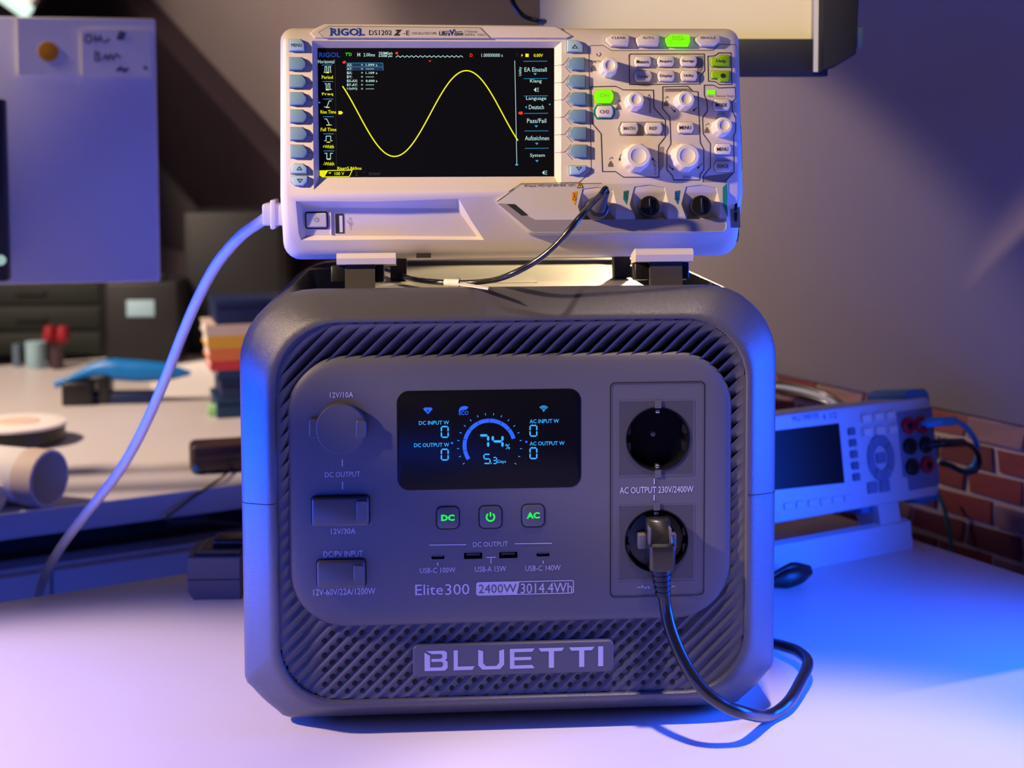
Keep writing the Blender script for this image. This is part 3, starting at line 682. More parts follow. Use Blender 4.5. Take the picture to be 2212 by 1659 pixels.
M['e_navy'] = mat('lit_navy', (8, 48, 84), emit=.7)
SP([(748, 136), (827, 136), (827, 152.5), (748, 152.5)], 'e_navy', SD - .0003)
SLn([(748, 136), (827, 136), (828, 152.5)], .7, 'e_c'); SLn([(748, 144.5), (827, 144.5)], .7, 'e_c')
tr = []
for i in range(81):
    u = 740 + (1119 - 740) * i / 80; tr.append((u, 245.3 + 92.7 * math.sin((u - 852) / 311 * 2 * math.pi + math.pi / 2)))
ribbon('waveform', PP(FO, tr, SY), 2.6 * FO.k(900, 250), SY - .0001, M['e_y'], scr)
SLn([(1112, 131), (1116.5, 355)], 1.2, 'e_w'); SP([(1113, 355), (1116, 353.5), (1119.5, 355), (1119.5, 357.5), (1113, 357.5)], 'e_c')
SP([(731, 240), (737.5, 240), (741, 243.5), (737.5, 247), (731, 247)], 'e_y'); SP([(1119, 244), (1122.5, 241), (1129, 241), (1129, 247.5), (1122.5, 247.5)], 'e_r')
W('Utility', 1120.5, 144.5, 1128, 164, rot=1)
for v_, t_, a, b_ in ((150, 'EA Einstell', 1133, 1181), (175.5, 'Klang', 1145, 1170), (213, 'Language', 1136.5, 1180), (231, 'Deutsch', 1142.5, 1175), (260.5, 'Pass/Fail', 1138.5, 1180), (298, 'Aufzeichnen', 1134, 1186), (336, 'System', 1145, 1177)):
    W(t_, a, v_ - 4.5, b_, v_ + 5)
for v_ in (132.5, 170, 207.5, 245, 283, 320.5): SLn([(1130.5 + (v_ - 132) * .017, v_), (1182 + (v_ - 132) * .017, v_ - .5)], 1, 'e_c')
for u, v_ in ((1156, 160), (1158.5, 273), (1159.5, 310.5), (1160, 348)): SP([(u - 3.8, v_ - 2.2), (u + 3.8, v_ - 2.2), (u, v_ + 2.6)], 'e_c')
SP([(1134, 231.5), (1138, 228.5), (1138, 235)], 'e_c')
for u, v_ in ((1158, 194), (1176, 373)): SP([(u - 5, v_), (u, v_ - 5), (u, v_ + 5)], 'e_w'); SLn([(u + 1.5, v_ - 3), (u + 6, v_ - 4)], 1, 'e_w'); SLn([(u + 1.5, v_), (u + 6, v_)], 1, 'e_w'); SLn([(u + 1.5, v_ + 3), (u + 6, v_ + 4)], 1, 'e_w')
for u, v_ in ((690, 221.5), (1187.5, 225.5)): SP([(u - 1.5, v_ - 1.5), (u + 1.5, v_ - 1.5), (u + 1.5, v_ + 1.5), (u - 1.5, v_ + 1.5)], 'e_c')
W('Rise=5.860ms', 729, 360, 781, 367, 'e_y', bold=.01)
SP([(690.5, 368), (709, 368), (701.5, 381.5), (694, 382), (690.5, 379)], 'e_y'); SLn([(704, 368.5), (761, 367.5), (754.5, 381.5), (696, 382)], 1.6, 'e_y')
W('100 V', 723, 371.5, 743.5, 378.5, 'e_y', bold=.008); SLn([(710, 372.5), (715, 372.5)], 1, 'e_y'); SLn([(710, 374.5), (715, 374.5)], .8, 'e_y'); W('2', 767, 371, 773, 379.5, 'e_dim'); W('10.0mV', 797, 371.5, 822, 379, 'e_dim'); SLn([(784, 372), (789, 372)], .8, 'e_dim')
# ---------------- keys
def key(pts, prot, m, nm='key', base=0, bev=.0008):
    return plate(nm, pts, [(-.0002, base + .0008), (0, base - prot + bev), (bev * .35, base - prot + bev * .3), (bev, base - prot)], m, os_)
def hexk(u, v, w_, h_, lc, rc, vc=.5):
    a, b_ = w_ / 2, h_ / 2
    return [(u + a - rc, v - b_), (u - a + lc, v - b_), (u - a, v - b_ * vc), (u - a, v + b_ * vc), (u - a + lc, v + b_), (u + a - rc, v + b_), (u + a, v + b_ * vc), (u + a, v - b_ * vc)]
KB = .0034
def keyslot(pts): flat('key_gap', [off_poly(PP(FO, pts), -.0006)], -.00012, M['greyplate'], os_)
def pk(pts, m, prot=KB, **k): keyslot(pts); return key(PP(FO, pts), prot, M[m], **k)
pts = [(658, 111), (626, 111), (626, 86), (650, 86), (658, 96)]
kb = pk(pts, 'paleblue'); O('MENU', 629, 94, 652, 101, 'ink', kb, dy=-KB - .0002)
for u, v_ in ((643.5, 138), (644, 176), (645, 213.5), (645.5, 251), (646, 289), (646.5, 327)):
    pk([(u + 10, v_ + 14), (u - 17.5, v_ + 14), (u - 17.5, v_ - 13), (u + 8, v_ - 13), (u + 17.5, v_ - 2), (u + 17.5, v_ + 6)], 'bluekey')
    SL = PP(FO, [(u + 21, v_ + 2), (675, v_ + 5)], -.0002); ribbon('leader_line', SL, .0003, -.0002, M['greyink'], os_)
for u, v_, s in ((646, 365, 1), (647, 391, -1)):
    kb = pk([(u + 17, v_ + 10 * s), (u - 17, v_ + 10 * s), (u - 17, v_ - 2 * s), (u - 9, v_ - 10 * s), (u + 9, v_ - 10 * s), (u + 17, v_ - 2 * s)], 'paleblue', .003)
    ribbon('arrow_mark', PP(FO, [(u - 5, v_ + 3 * s - 1), (u + 5, v_ + 3 * s - 1), (u, v_ - 4 * s - 1)], -.0033), .0004, -.0033, M['ink'], kb, True)
kb = pk([(1258, 113), (1225, 113), (1225, 88), (1246, 88), (1258, 98)], 'paleblue'); ribbon('arrow_mark', PP(FO, [(1236, 104), (1247, 104), (1241.5, 97)], -KB - .0002), .0004, -KB - .0002, M['ink'], kb, True)
for u, v_ in ((1244, 139), (1245, 176.5), (1246, 214), (1246.5, 251.5), (1247.5, 289), (1248.5, 327)):
    pk([(u + 18, v_ + 13), (u - 8, v_ + 13), (u - 18, v_ + 4), (u - 18, v_ - 4), (u - 8, v_ - 13), (u + 18, v_ - 13)], 'bluekey')
    ribbon('leader_line', PP(FO, [(1196 + (v_ - 139) * .015, v_ + 3), (u - 28, v_ + 1), (u - 15, v_ - 15)], -.0002), .0003, -.0002, M['greyink'], os_)
    ribbon('leader_line', PP(FO, [(u - 24, v_ + 4), (u - 12, v_ + 18)], -.0002), .0003, -.0002, M['greyink'], os_)
kb = pk([(1265, 359), (1230, 359), (1231, 378), (1250, 378), (1265, 368)], 'paleblue'); ribbon('arrow_mark', PP(FO, [(1245, 361), (1256, 361), (1250, 367)], -KB - .0002), .0004, -KB - .0002, M['ink'], kb, True)
for t_, u, w_, m_, a, b_ in (('CLEAR', 1333, 50, 'key', 1321, 1351), ('AUTO', 1398, 50, 'key', 1388, 1412), ('RUN\nSTOP', 1462.5, 52, 'greenlit', 1452, 1478), ('SINGLE', 1527, 52, 'key', 1513, 1546)):
    rc = 12 if t_ == 'SINGLE' else 3; lc = 12 if t_ in ('CLEAR', 'SINGLE') else 5
    kb = pk([(u + w_ / 2 - rc, 101), (u - w_ / 2 + lc, 101), (u - w_ / 2, 90), (u - w_ / 2, 84), (u - w_ / 2 + 9, 77), (u + w_ / 2 - 4, 77), (u + w_ / 2, 80), (u + w_ / 2, 92)], m_, .0042)
    O(t_, a, 79 if t_ != 'RUN\nSTOP' else 78, b_, 84 if t_ != 'RUN\nSTOP' else 87, 'ink' if m_ == 'key' else 'greenkey', kb, dy=-.0044)
def sq(u, v_, w_, h_): return hexk(u, v_, w_, h_, 4, 4, .35)
for t_, u, v_, m_, w_, h_, tw in (('Measure', 1388, 134, 'key', 36, 22, 26), ('Acquire', 1437.5, 133.5, 'key', 36, 22, 27), ('Storage', 1486.5, 133, 'key', 36, 22, 26), ('Cursor', 1389, 165.5, 'key', 36, 22, 24), ('Display', 1438.5, 165, 'key', 36, 22, 26), ('Utility', 1487.5, 164.5, 'key', 36, 22, 21),
                                 ('CH2', 1305.5, 242, 'key', 36, 24, 20), ('MATH', 1359, 278, 'key', 37, 24, 24), ('REF', 1411, 278, 'key', 37, 24, 17), ('MENU', 1480, 276.5, 'key', 36, 23, 25), ('MODE', 1558, 227.5, 'key', 36, 24, 24), ('MENU', 1560.5, 323, 'key', 36, 23, 24), ('FORCE', 1561.5, 360, 'key', 37, 22, 24)):
    kb = pk(sq(u, v_, w_, h_), m_, .0028); O(t_, u - tw / 2, v_ - 4.5, u + tw / 2, v_ + 3, 'ink' if t_ not in ('MATH', 'REF', 'CH2') else 'greyink', kb, dy=-.003, bold=.012)
kb = pk([(1575, 144), (1538, 144), (1534, 138), (1536, 126), (1549, 126), (1556, 120), (1572, 120), (1575, 125)], 'greenkey', .0028); O('Help', 1547, 128, 1568, 137, 'ink', kb, dy=-.003)
kb = pk([(1575, 154), (1538, 154), (1535, 160), (1537, 170), (1549, 170), (1555, 177), (1572, 177), (1575, 172)], 'greenkey', .0028); flat('printer_mark', [PP(FO, [(1562 + 5.5 * math.cos(a), 163.5 + 5 * math.sin(a)) for a in [i * .628 for i in range(10)]], -.003)], -.003, M['ink'], kb)
for sg, m_ in ((1, 'orange'), (2, 'teal')):
    v_ = 209 if sg == 1 else 242
    flat('channel_surround', [PP(FO, hexk(1304 + sg * .7, v_, 47, 32, 7, 7, .3), -.0002)], -.0002, M[m_], os_)
kb = key(PP(FO, hexk(1304, 209, 40, 27, 5, 5, .35)), .003, M['greenlit']); O('CH1', 1296, 202, 1316, 210, 'greenkey', kb, dy=-.0032)
flat('status_light', [R(FO, 1527, 194.5, 1545.5, 204, 0, -.0003)], -.0003, M['greenlit'], os_)
O('Auto', 1530, 205, 1541, 209.5, 'greyink'); O('Normal', 1547, 205, 1566, 209.5, 'greyink'); O('Single', 1570, 205, 1586, 210.5, 'greyink')
# printed outlines of the control field
C2 = lambda L_: [(1100 + x / 4.096, 30 + y / 4.096) for x, y in L_]
def outl(L_, wd=.00055, m='ink', closed=True): ribbon('printed_outline', PP(FO, C2(L_), -.0002), wd, -.0002, M[m], os_, closed)
outl([(722, 645), (940, 640), (1010, 672), (1275, 675), (1280, 830), (1380, 940), (1380, 1090), (1320, 1165), (1325, 1445), (1010, 1445), (940, 1395), (825, 1395), (812, 1060), (735, 970)])
outl([(1358, 645), (1580, 640), (1625, 685), (1670, 690), (1690, 1140), (1722, 1200), (1722, 1380), (1690, 1420), (1685, 1470), (1455, 1470), (1445, 1430), (1395, 1380), (1395, 1210), (1430, 1150), (1420, 910), (1358, 840)])
outl([(1725, 630), (1805, 630), (1850, 655), (2000, 650), (2005, 750), (1970, 780), (1975, 860), (2005, 930), (2003, 1040), (1985, 1080), (1990, 1400), (1900, 1495), (1715, 1495), (1715, 1440), (1780, 1360), (1780, 1150), (1715, 1060), (1710, 920), (1755, 860), (1750, 770), (1725, 720)])
outl([(1060, 365), (1070, 355), (1725, 355), (1728, 500), (1685, 560), (1690, 620), (1065, 625)])
outl([(1757, 375), (1820, 370), (1855, 345), (1962, 345), (1970, 625), (1860, 625), (1820, 598), (1762, 595)])
outl([(-5, 1572), (105, 1500), (620, 1490), (725, 1390), (703, 292), (720, 280), (830, 278), (905, 325), (1800, 322), (1860, 270), (2000, 270), (2025, 310), (2062, 1380)], .0004, 'greyink', False)
flat('grey_field', [PP(FO, C2([(1722, 1440), (1990, 1402), (1900, 1490), (1718, 1490)]), -.00015)], -.00015, M['greyplate'], os_)
flat('grey_field', [PP(FO, C2([(960, 1020), (985, 955), (1360, 952), (1375, 1000), (1360, 1075), (980, 1080)]), -.0001)], -.0001, M['greyplate'], os_)
for pts in ([(1375, 660), (1600, 660), (1620, 690), (1375, 690)], [(1660, 370), (1715, 370), (1715, 490), (1660, 560)], [(1330, 1175), (1368, 1175), (1368, 1350), (1330, 1400)], [(1240, 760), (1255, 760), (1255, 880), (1240, 880)]):
    flat('grey_field', [PP(FO, C2(pts), -.00012)], -.00012, M['greyplate'], os_)
O('HORIZONTAL', 1441, 192, 1484, 196, 'greyink'); O('SCALE', 1413.5, 358, 1417.5, 377, 'greyink', rot=1); O('Intensity', 1274, 129.5, 1299, 135, 'greyink'); O('LEVEL', 1550, 243, 1568, 248, 'ink'); O('SCALE', 1475, 379.5, 1492, 384.5, 'ink')
def pushsym(u, v_):
    flat('push_symbol', [PP(FO, [(u - 2, v_ - 1), (u + 2, v_ - 1), (u + 2, v_ + 2), (u + 4, v_ + 3), (u + 6, v_ + 11), (u - 6, v_ + 11), (u - 4, v_ + 3), (u - 2, v_ + 2)], -.0002)], -.0002, M['greyink'], os_)
    ribbon('push_symbol', PP(FO, [(u - 3, v_ - 5), (u + 3, v_ - 10), (u + 5, v_ - 6)], -.0002), .0003, -.0002, M['ink'], os_)
for u, v_ in ((1282, 142), (1336, 226), (1319, 349), (1439, 218), (1527, 276)): pushsym(u, v_)
def arrow(u, v_, du, dv):
    ribbon('turn_arrow', PP(FO, [(u, v_), (u + du * .5 - dv * .12, v_ + dv * .5), (u + du, v_ + dv)], -.0002), .0004, -.0002, M['ink'], os_)
    flat('turn_arrow', [PP(FO, [(u + du - 3, v_ + dv - 3), (u + du + 3, v_ + dv - 3), (u + du * 1.2, v_ + dv * 1.3)], -.0002)], -.0002, M['ink'], os_)
for a in ((1342, 333, -3, 12), (1404, 333, 6, 12), (1450, 231, 7, 10), (1507, 231, -7, 8), (1444, 356, 9, 10), (1517, 353, -8, 10)): arrow(*a)
for u, v_ in ((1402, 210), (1414, 352)): ribbon('diamond_mark', PP(FO, [(u, v_ - 6), (u + 3, v_), (u, v_ + 6), (u - 3, v_)], -.0002), .0003, -.0002, M['ink'], os_, True)
c_ = FO.p(1293, 117); ribbon('turn_arrow', [(c_[0] + .0014 * math.cos(math.radians(a)), c_[1] + .0014 * math.sin(math.radians(a))) for a in range(160, 440, 20)], .0004, -.0002, M['ink'], os_)
# knobs
def knob(u, v_, r, h_):
    x, z = FO.p(u, v_); k_ = FO.k(u, v_); r = r * k_
    wob = lambda a, y: 1 + (.035 * math.cos(10 * a) if y > -h_ * .88 else 0)
    o = lathe_y('knob', x, z, [(r * 1.0, .0005), (r * 1.0, -h_ * .25), (r * .93, -h_ * .75), (r * .86, -h_ * .93), (r * .78, -h_), (r * .60, -h_), (r * .58, -h_ + .003)], M['key'], os_, 60, wob, 35)
    lathe_y('knob_dimple', x, z, [(r * .60, -h_), (r * .56, -h_ - .0001), (r * .5, -h_ + .0003), (r * .25, -h_ + .0008), (r * .02, -h_ + .001)], M['key'], o, 40, cap0=False)
for a in ((1312.5, 149, 19.5, .0135), (1368, 222, 19.5, .0135), (1475, 221, 20, .0135), (1556, 277, 20, .0135)): knob(*a)
for a in ((1372, 343, 30, .0155), (1476, 343, 30, .0155)): knob(*a)
# ---------------- input panel with the BNC sockets
ipp = PP(FO, [(1072, 436), (1078, 430), (1126, 398), (1300, 396), (1572, 392), (1574, 400), (1571, 494), (1563, 502), (1150, 504), (1142, 500)])
ip = plate('input_panel', ipp, [(0, .030), (0, .0003), (.0006, -.0006)], M['beige2'], os_)
IY = -.0006
gb = PP(FO, [(1074, 439), (1092, 440), (1156, 475), (1566, 473), (1565, 493), (1561, 499), (1152, 501), (1145, 498)], IY)
flat('grey_band', [gb], IY - .0001, M['greyplate'], ip)
flat('dark_slot', [PP(FO, [(1094, 440.5), (1112, 441), (1141, 465), (1127, 466)], IY)], IY - .0002, M['ink'], ip)
T(FO, ip, 'All Inputs 1M\u03a9//13pF 300V RMS  CAT I', 1132, 398, 1243, 405, M['ink'], dy=IY - .0002)
flat('warning_mark', [PP(FO, [(1246.5, 406), (1259.5, 405.5), (1253, 394)], IY)], IY - .0002, M['orange'], ip)
ribbon('warning_mark', PP(FO, [(1246.5, 406), (1259.5, 405.5), (1253, 394)], IY), .0003, IY - .0003, M['ink'], ip, True); T(FO, ip, '!', 1252, 398, 1254, 404.5, M['ink'], dy=IY - .0003)
ribbon('panel_edge', off_poly(PP(FO, [(1072, 436), (1126, 398), (1300, 396)], IY), 0)[:3], .0004, IY - .0002, M['ink'], ip)
cuts = []; wells = []
for u, v_ in ((1291, 446), (1403, 441), (1514.5, 441)):
    fo = [(u - 33, v_ - 38), (u, v_ - 42), (u + 33, v_ - 36), (u + 41, v_ - 2), (u + 39, v_ + 36), (u + 10, v_ + 43), (u - 30, v_ + 38), (u - 43, v_)]
    bo_ = [(u + (a - u) * .74, v_ + (b_ - v_) * .74) for a, b_ in fo]
    fr_, bk = PP(FO, fo, IY), PP(FO, bo_, IY)
    cuts.append(frust(ext(fr_, bk, IY, IY + .006, -.004), bk, -.004, IY + .006))
cut(ip, cuts); 
for u, v_, t_, m_ in ((1240, 430, 'CH1', 'orange'), (1351, 428, 'CH2', 'teal'), (1462, 428, 'EXT', 'blue')):
    tg = flat('channel_tag', [PP(FO, [(u - 4, v_ - 15), (u + 7, v_ - 17), (u + 4, v_ + 6), (u + 2, v_ + 14), (u - 5, v_ + 2)], IY)], IY - .0002, M[m_], ip)
    T(FO, tg, t_, u - 3, v_ - 13, u + 4, v_ + 3, M['ink'], dy=IY - .0004, rot=1)
flat('channel_tag', [PP(FO, [(1561, 405), (1570, 396), (1572, 470), (1561, 440)], IY)], IY - .0002, M['teal'], ip)
for u, v_ in ((1400, 447), (1511, 446)):
    x, z = FO.p(u, v_); k_ = FO.k(u, v_)
    o = lathe_y('socket_cap', x, z, [(20 * k_, .0054), (20 * k_, .001), (22 * k_, .0005), (22 * k_, -.0065), (20.5 * k_, -.0075), (.0003, -.0074)], M['dark'], os_, 40)
    box('cap_ridge', x - .0007, x + .0007, -.0095, -.007, z - .0052, z + .0052, M['dark'], o, .0004)
x, z = FO.p(1287, 452); k_ = FO.k(1290, 445)
lathe_y('bnc_socket', x, z, [(15 * k_, .0054), (15 * k_, -.006), (13 * k_, -.0065)], M['steel'], os_, 32)
# comp terminal, drawer parts, power key
yc = slant(FO.p(1592, 455)[1])
flat('side_terminal_plate', [PP(FO, [(1576, 425), (1597, 412), (1599, 492), (1578, 492)], yc - .001)], yc - .0013, M['greyplate'], os_)
for v_ in (446, 469): box('terminal_lug', *sorted((FO.p(1585, v_, yc)[0], FO.p(1591, v_, yc)[0])), yc - .0035, yc - .001, FO.p(1587, v_ + 10, yc)[1], FO.p(1587, v_ - 10, yc)[1], M['dark'], os_, .0005)
yf = yd + .0052
kb = plate('power_key', R(FO, 662, 461, 706, 491, 3, yf), [(0, yf + .004), (0, yf - .0016), (.0006, yf - .0022)], M['beige2'], os_)
ribbon('power_key_gap', R(FO, 660.5, 459.5, 707.5, 492.5, 4, yf), .0010, yf - .0003, M['ink'], os_, True)
c_ = FO.p(684, 475, yf); ribbon('power_mark', [(c_[0] + .0014 * math.sin(math.radians(a)), c_[1] + .0014 * math.cos(math.radians(a))) for a in range(35, 326, 20)], .0003, yf - .0024, M['greyink'], kb)
ribbon('power_mark', [(c_[0], c_[1] + .0019), (c_[0], c_[1])], .0003, yf - .0024, M['greyink'], kb)
us = plate('usb_socket', R(FO, 724, 462, 742, 503, 0, yf), [(0, yf + .003), (0, yf - .0003)], M['ink'], os_, False)
plate('usb_tongue', R(FO, 733, 466, 740, 501, 0, yf), [(0, yf), (0, yf - .0006)], M['key'], us, False)
plate('usb_rib', R(FO, 713, 455, 716, 506, 1, yf), [(0, yf + .006), (0, yf - .0008), (.0002, yf - .001)], M['beige'], os_)
ribbon('usb_mark', PP(FO, [(756, 495), (755, 470), (759, 474)], yf), .0003, yf - .0003, M['greyplate'], os_); ribbon('usb_mark', PP(FO, [(755, 484), (750, 479), (750, 475)], yf), .0003, yf - .0003, M['greyplate'], os_); ribbon('usb_mark', PP(FO, [(755, 488), (760, 483), (760, 478)], yf), .0003, yf - .0003, M['greyplate'], os_)
fl0, fl1 = dq1[0], dq1[3]; fk = (fl1[1] - fl0[1]) / (fl0[2] - fl1[2]); fz = fl0[2] - (yf - fl0[1]) / fk
for o in list(os_.children_recursive):
    if o.name.split('.')[0] in ('power_key', 'power_key_gap', 'power_mark', 'usb_socket', 'usb_tongue', 'usb_rib', 'usb_mark'):
        for v_ in o.data.vertices: v_.co.y += (fz - v_.co.z) * fk
box('front_latch', FO.p(899, 540, .012)[0], FO.p(931, 540, .012)[0], .0185, .026, -.0008, .0022, M['ink'], os_)
# folding feet reaching down into the tray of the power station
zf = (FO.mtx.inverted() @ V((0, .045, .2943))).z
for u0, u1, v0, v1, a, b_ in ((727, 855, 546, 571, 745, 810), (1372, 1497, 536, 565, 1405, 1474)):
    yy = .0; xa, z1 = FO.p(u0, v0, -.006); xb, z0 = FO.p(u1, v1, -.006)
    zt_ = FO.p((u0 + u1) / 2, v0, -.006)[1]; zb_ = FO.p((u0 + u1) / 2, v1, -.006)[1]
    sec = [(-.004, zt_), (-.0075, zt_ - .001), (-.0085, (zt_ + zb_) / 2), (-.007, zb_), (.014, zb_), (.014, zt_ - .003)]
    ft = loft('foot_bar', [[(x, y, z) for y, z in sec] for x in (xa, xb)], M['beige'], os_, False)
    x0, x1 = FO.p(a, 590, -.003)[0], FO.p(b_, 590, -.003)[0]
    box('foot_leg', x0, x1, -.003, .004, zf + .0009, zb_, M['housing'], ft)
    box('foot_hinge', x0 - .010, x0, .003, .016, zf + .006, zb_, M['dark'], ft, .001); box('foot_hinge', x1, x1 + .006, .003, .016, zf + .006, zb_, M['dark'], ft, .001)
# ---------------- probe cable on channel 1
pb = thing('bnc_cable', 'thin black coaxial cable with white label plugged into the left input socket', 'cable', FO.mtx)
lathe_y('bnc_collar', x, z, [(21.5 * k_, .0025), (24 * k_, .0018), (25 * k_, -.001), (25 * k_, -.008), (23.5 * k_, -.0095), (22 * k_, -.0098), (22.5 * k_, -.0102), (21 * k_, -.0135), (15 * k_, -.014)], M['steel'], pb, 40, lambda a, y: 1 + .012 * math.cos(20 * a), 50)
ax = V((.003, -.034, .009))
o0 = V((x, -.013, z)); tip = V((x, 0, z)) + V((.0040, -.0265, .0098))
bt = [o0, o0 * .7 + tip * .3, o0 * .35 + tip * .65, tip]
tube('boot', bt, .005, M['housing'], pb, 16, 3, radii=[.0056, .0048, .0034, .0026])
FOi = FO.mtx.inverted()
def lo(p): return FOi @ V(p)
cpts = [tip, tip + V((-.0012, -.0045, .0012)), tip + V((-.0050, -.0075, -.0035)), lo(onY(1277, 441, .008)), lo(onY(1245, 478, -.012)), lo(onY(1200, 530, -.010)), lo(onY(1150, 569, -.004)), lo(onY(1090, 598, .004)), lo(onZ(1045, 608, .3005)), lo(onZ(985, 611, .2985)), lo(onZ(930, 608, .2985)), lo(onZ(880, 600, .2985)), lo(onZ(838, 583, .2985)), lo(onZ(790, 572, .30))]
tube('coax', cpts, .0020, M['cable'], pb, 10, 8)
a_, b_ = lo(onZ(961, 610.5, .2985)), lo(onZ(993, 611.5, .2985)); tube('cable_label', [a_, b_], .0027, M['tape'], pb, 12, 1)
q = [lo(onZ(990, 609, .2985)), lo(onZ(1056, 622, .2995)), lo(onZ(1054, 626, .2990)), lo(onZ(990, 616, .298))]; o = obj('label_tail', [p for p in q] + [p + V((0, .0003, .0004)) for p in q], [(0, 1, 2, 3), (7, 6, 5, 4), (0, 4, 5, 1), (1, 5, 6, 2), (2, 6, 7, 3), (3, 7, 4, 0)], M['tape'], pb)
# ---------------- white mains lead at the left of the oscilloscope
wl = thing('power_lead', 'white mains lead hanging from the left side of the oscilloscope', 'cable')
q0 = onY(606, 462, .10)
box('lead_plug', q0.x - .012, q0.x + .012, .088, .118, q0.z - .008, q0.z + .008, M['wcable'], wl, .002)
box('plug_flange', q0.x - .006, q0.x - .003, .086, .12, q0.z - .0105, q0.z + .0105, M['wcable'], wl, .001)
tube('lead', [q0 + V((-.008, 0, 0)), onY(570, 474, .105), onY(520, 510, .12), onY(470, 568, .15), onY(430, 640, .18), onY(395, 720, .21), onY(352, 830, .24), onY(305, 935, .27), onY(255, 1022, .30), onY(190, 1105, .33), onY(130, 1185, .36), onY(95, 1250, .38), onY(80, 1310, .40), onY(72, 1400, .42)], .0043, M['wcable'], wl, 12, 8)

# ================================================================== bench multimeter on the right
Q = onZ(1965, 1186, 0); TM = math.radians(9)
FM = Frame(Q, E1, EB * math.sin(TM) + V((0, 0, math.cos(TM))))
M['meter'] = mat('white_meter_plastic', (205, 212, 222), .42); M['bumper'] = mat('blue_rubber_bumper', (60, 130, 190), .5); M['jackfield'] = mat('grey_blue_terminal_field', (120, 132, 165), .5)
M['red'] = mat('red_plastic', (190, 20, 40), .4); M['leadblue'] = mat('light_blue_lead', (60, 160, 215), .35); M['softkey'] = mat('grey_soft_key', (90, 110, 130), .5)
mm = thing('bench_multimeter', 'white bench multimeter on a tilted stand beside the power station', 'multimeter', FM.mtx)
x0 = FM.p(1480, 1000)[0]; xr_ = (FM.p(2006, 880)[0] + FM.p(2034, 1060)[0]) / 2; zb = FM.p(1900, 1092)[1]; zt = FM.p(1900, 870)[1]
ol = rrect((x0 + xr_) / 2, (zb + zt) / 2, xr_ - x0, zt - zb, .006, 4)
plate('front_case', ol, [(.001, .05), (0, .045), (0, .002), (.001, .0005), (.003, 0)], M['meter'], mm)
plate('rear_case', rrect((x0 + xr_) / 2, (zb + zt) / 2, xr_ - x0 - .012, zt - zb - .01, .006, 4), [(0, .12), (0, .049)], M['meter'], mm)
def bump_(v0, v1, nm):
    p = PP(FM, [(1950, v0), (2018, v0 - 8), (2030, v0 + 6), (2042, v1), (1990, v1 + 4), (1960, v1)]); 
z_t = FM.p(1980, 842)[1]; z_b = FM.p(2010, 1088)[1]; xe = xr_ + .0045
for za, zc in ((zt - .020, z_t), (z_b, zb + .022)):
    zz0, zz1 = min(za, zc), max(za, zc)
    plate('corner_bumper', rrect(xe - .0165, (zz0 + zz1) / 2, .033, zz1 - zz0, .008, 5), [(.001, .06), (0, .055), (0, .006), (.0015, .004)], M['bumper'], mm)
bar = rrect(xr_ + .0012, (zb + zt) / 2, .0065, zt - zb - .02, .002, 3); plate('corner_bumper', bar, [(0, .055), (0, .003), (.001, .002)], M['bumper'], mm)
ms = plate('meter_screen', PP(FM, [(1560, 944), (1812, 914), (1824, 1043), (1568, 1070)]), [(0, .001), (0, -.0004)], M['gloss'], mm, False)
T(FM, mm, 'MULTIMETER', 1712, 897, 1770, 906, M['softkey']); T(FM, mm, '6 1/2', 1778, 893, 1808, 903, M['blueink'])
def mk(nm, u, v_, w_, h_, m, pr=.003, r=2): return plate(nm, R(FM, u - w_ / 2, v_ - h_ / 2, u + w_ / 2, v_ + h_ / 2, r), [(0, .001), (0, -pr + .0006), (.0006, -pr)], m, mm)
for u, v_ in ((1868, 904), (1895, 900), (1921, 897), (1871, 933), (1898, 930), (1926, 927)): mk('function_key', u, v_, 18, 13, M['key'], .0035)
for i in range(5): mk('soft_key', 1838.5 + i * 2.6, 932 + i * 24.6, 15, 12, M['softkey'], .002)
nc = FM.p(1902, 989); nk = FM.k(1902, 989)
for a0 in (48, 138, 228, 318):
    pts = [(nc[0] + r_ * nk * math.cos(math.radians(a)), nc[1] + r_ * 1.3 * nk * math.sin(math.radians(a))) for r_, rng in ((29, range(a0, a0 + 85, 12)), (15, range(a0 + 84, a0 - 1, -12))) for a in rng]
    plate('arrow_key', pts, [(0, .001), (0, -.0012), (.0006, -.0018)], M['softkey'] if 0 else M['jackfield'], mm)
plate('enter_key', rrect(nc[0], nc[1], 20 * nk, 17 * nk, 4 * nk, 3), [(0, .001), (0, -.0018)], M['jackfield'], mm)
for u, v_ in ((1884, 1053), (1910, 1050)): mk('shift_key', u, v_, 21, 18, M['jackfield'], .002)
for i in range(6): mk('menu_key', 1703 + i * 26, 1093 - i * 3.4, 20, 12, M['meter'], .0015)
plate('terminal_field', PP(FM, [(1936, 890), (2008, 880), (2026, 1049), (1964, 1060), (1960, 1032), (1950, 1030)]), [(0, .001), (0, -.0006)], M['jackfield'], mm, False)
for u, v_, m_ in ((1958.5, 919.5, 'red'), (1988, 917, 'red'), (1962, 964, 'dark'), (1997, 960.5, 'dark'), (1967.5, 1008.5, 'dark'), (1999.5, 1004, 'red')):
    c_ = FM.p(u, v_); k_ = FM.k(u, v_); j = lathe_y('banana_jack', c_[0], c_[1], [(13 * k_, .001), (13 * k_, -.004), (11 * k_, -.005), (6 * k_, -.005)], M[m_], mm, 24)
    lathe_y('jack_hole', c_[0], c_[1], [(6.5 * k_, -.0049), (6 * k_, -.0052), (.0003, -.0051)], M['hole'], j, 16)
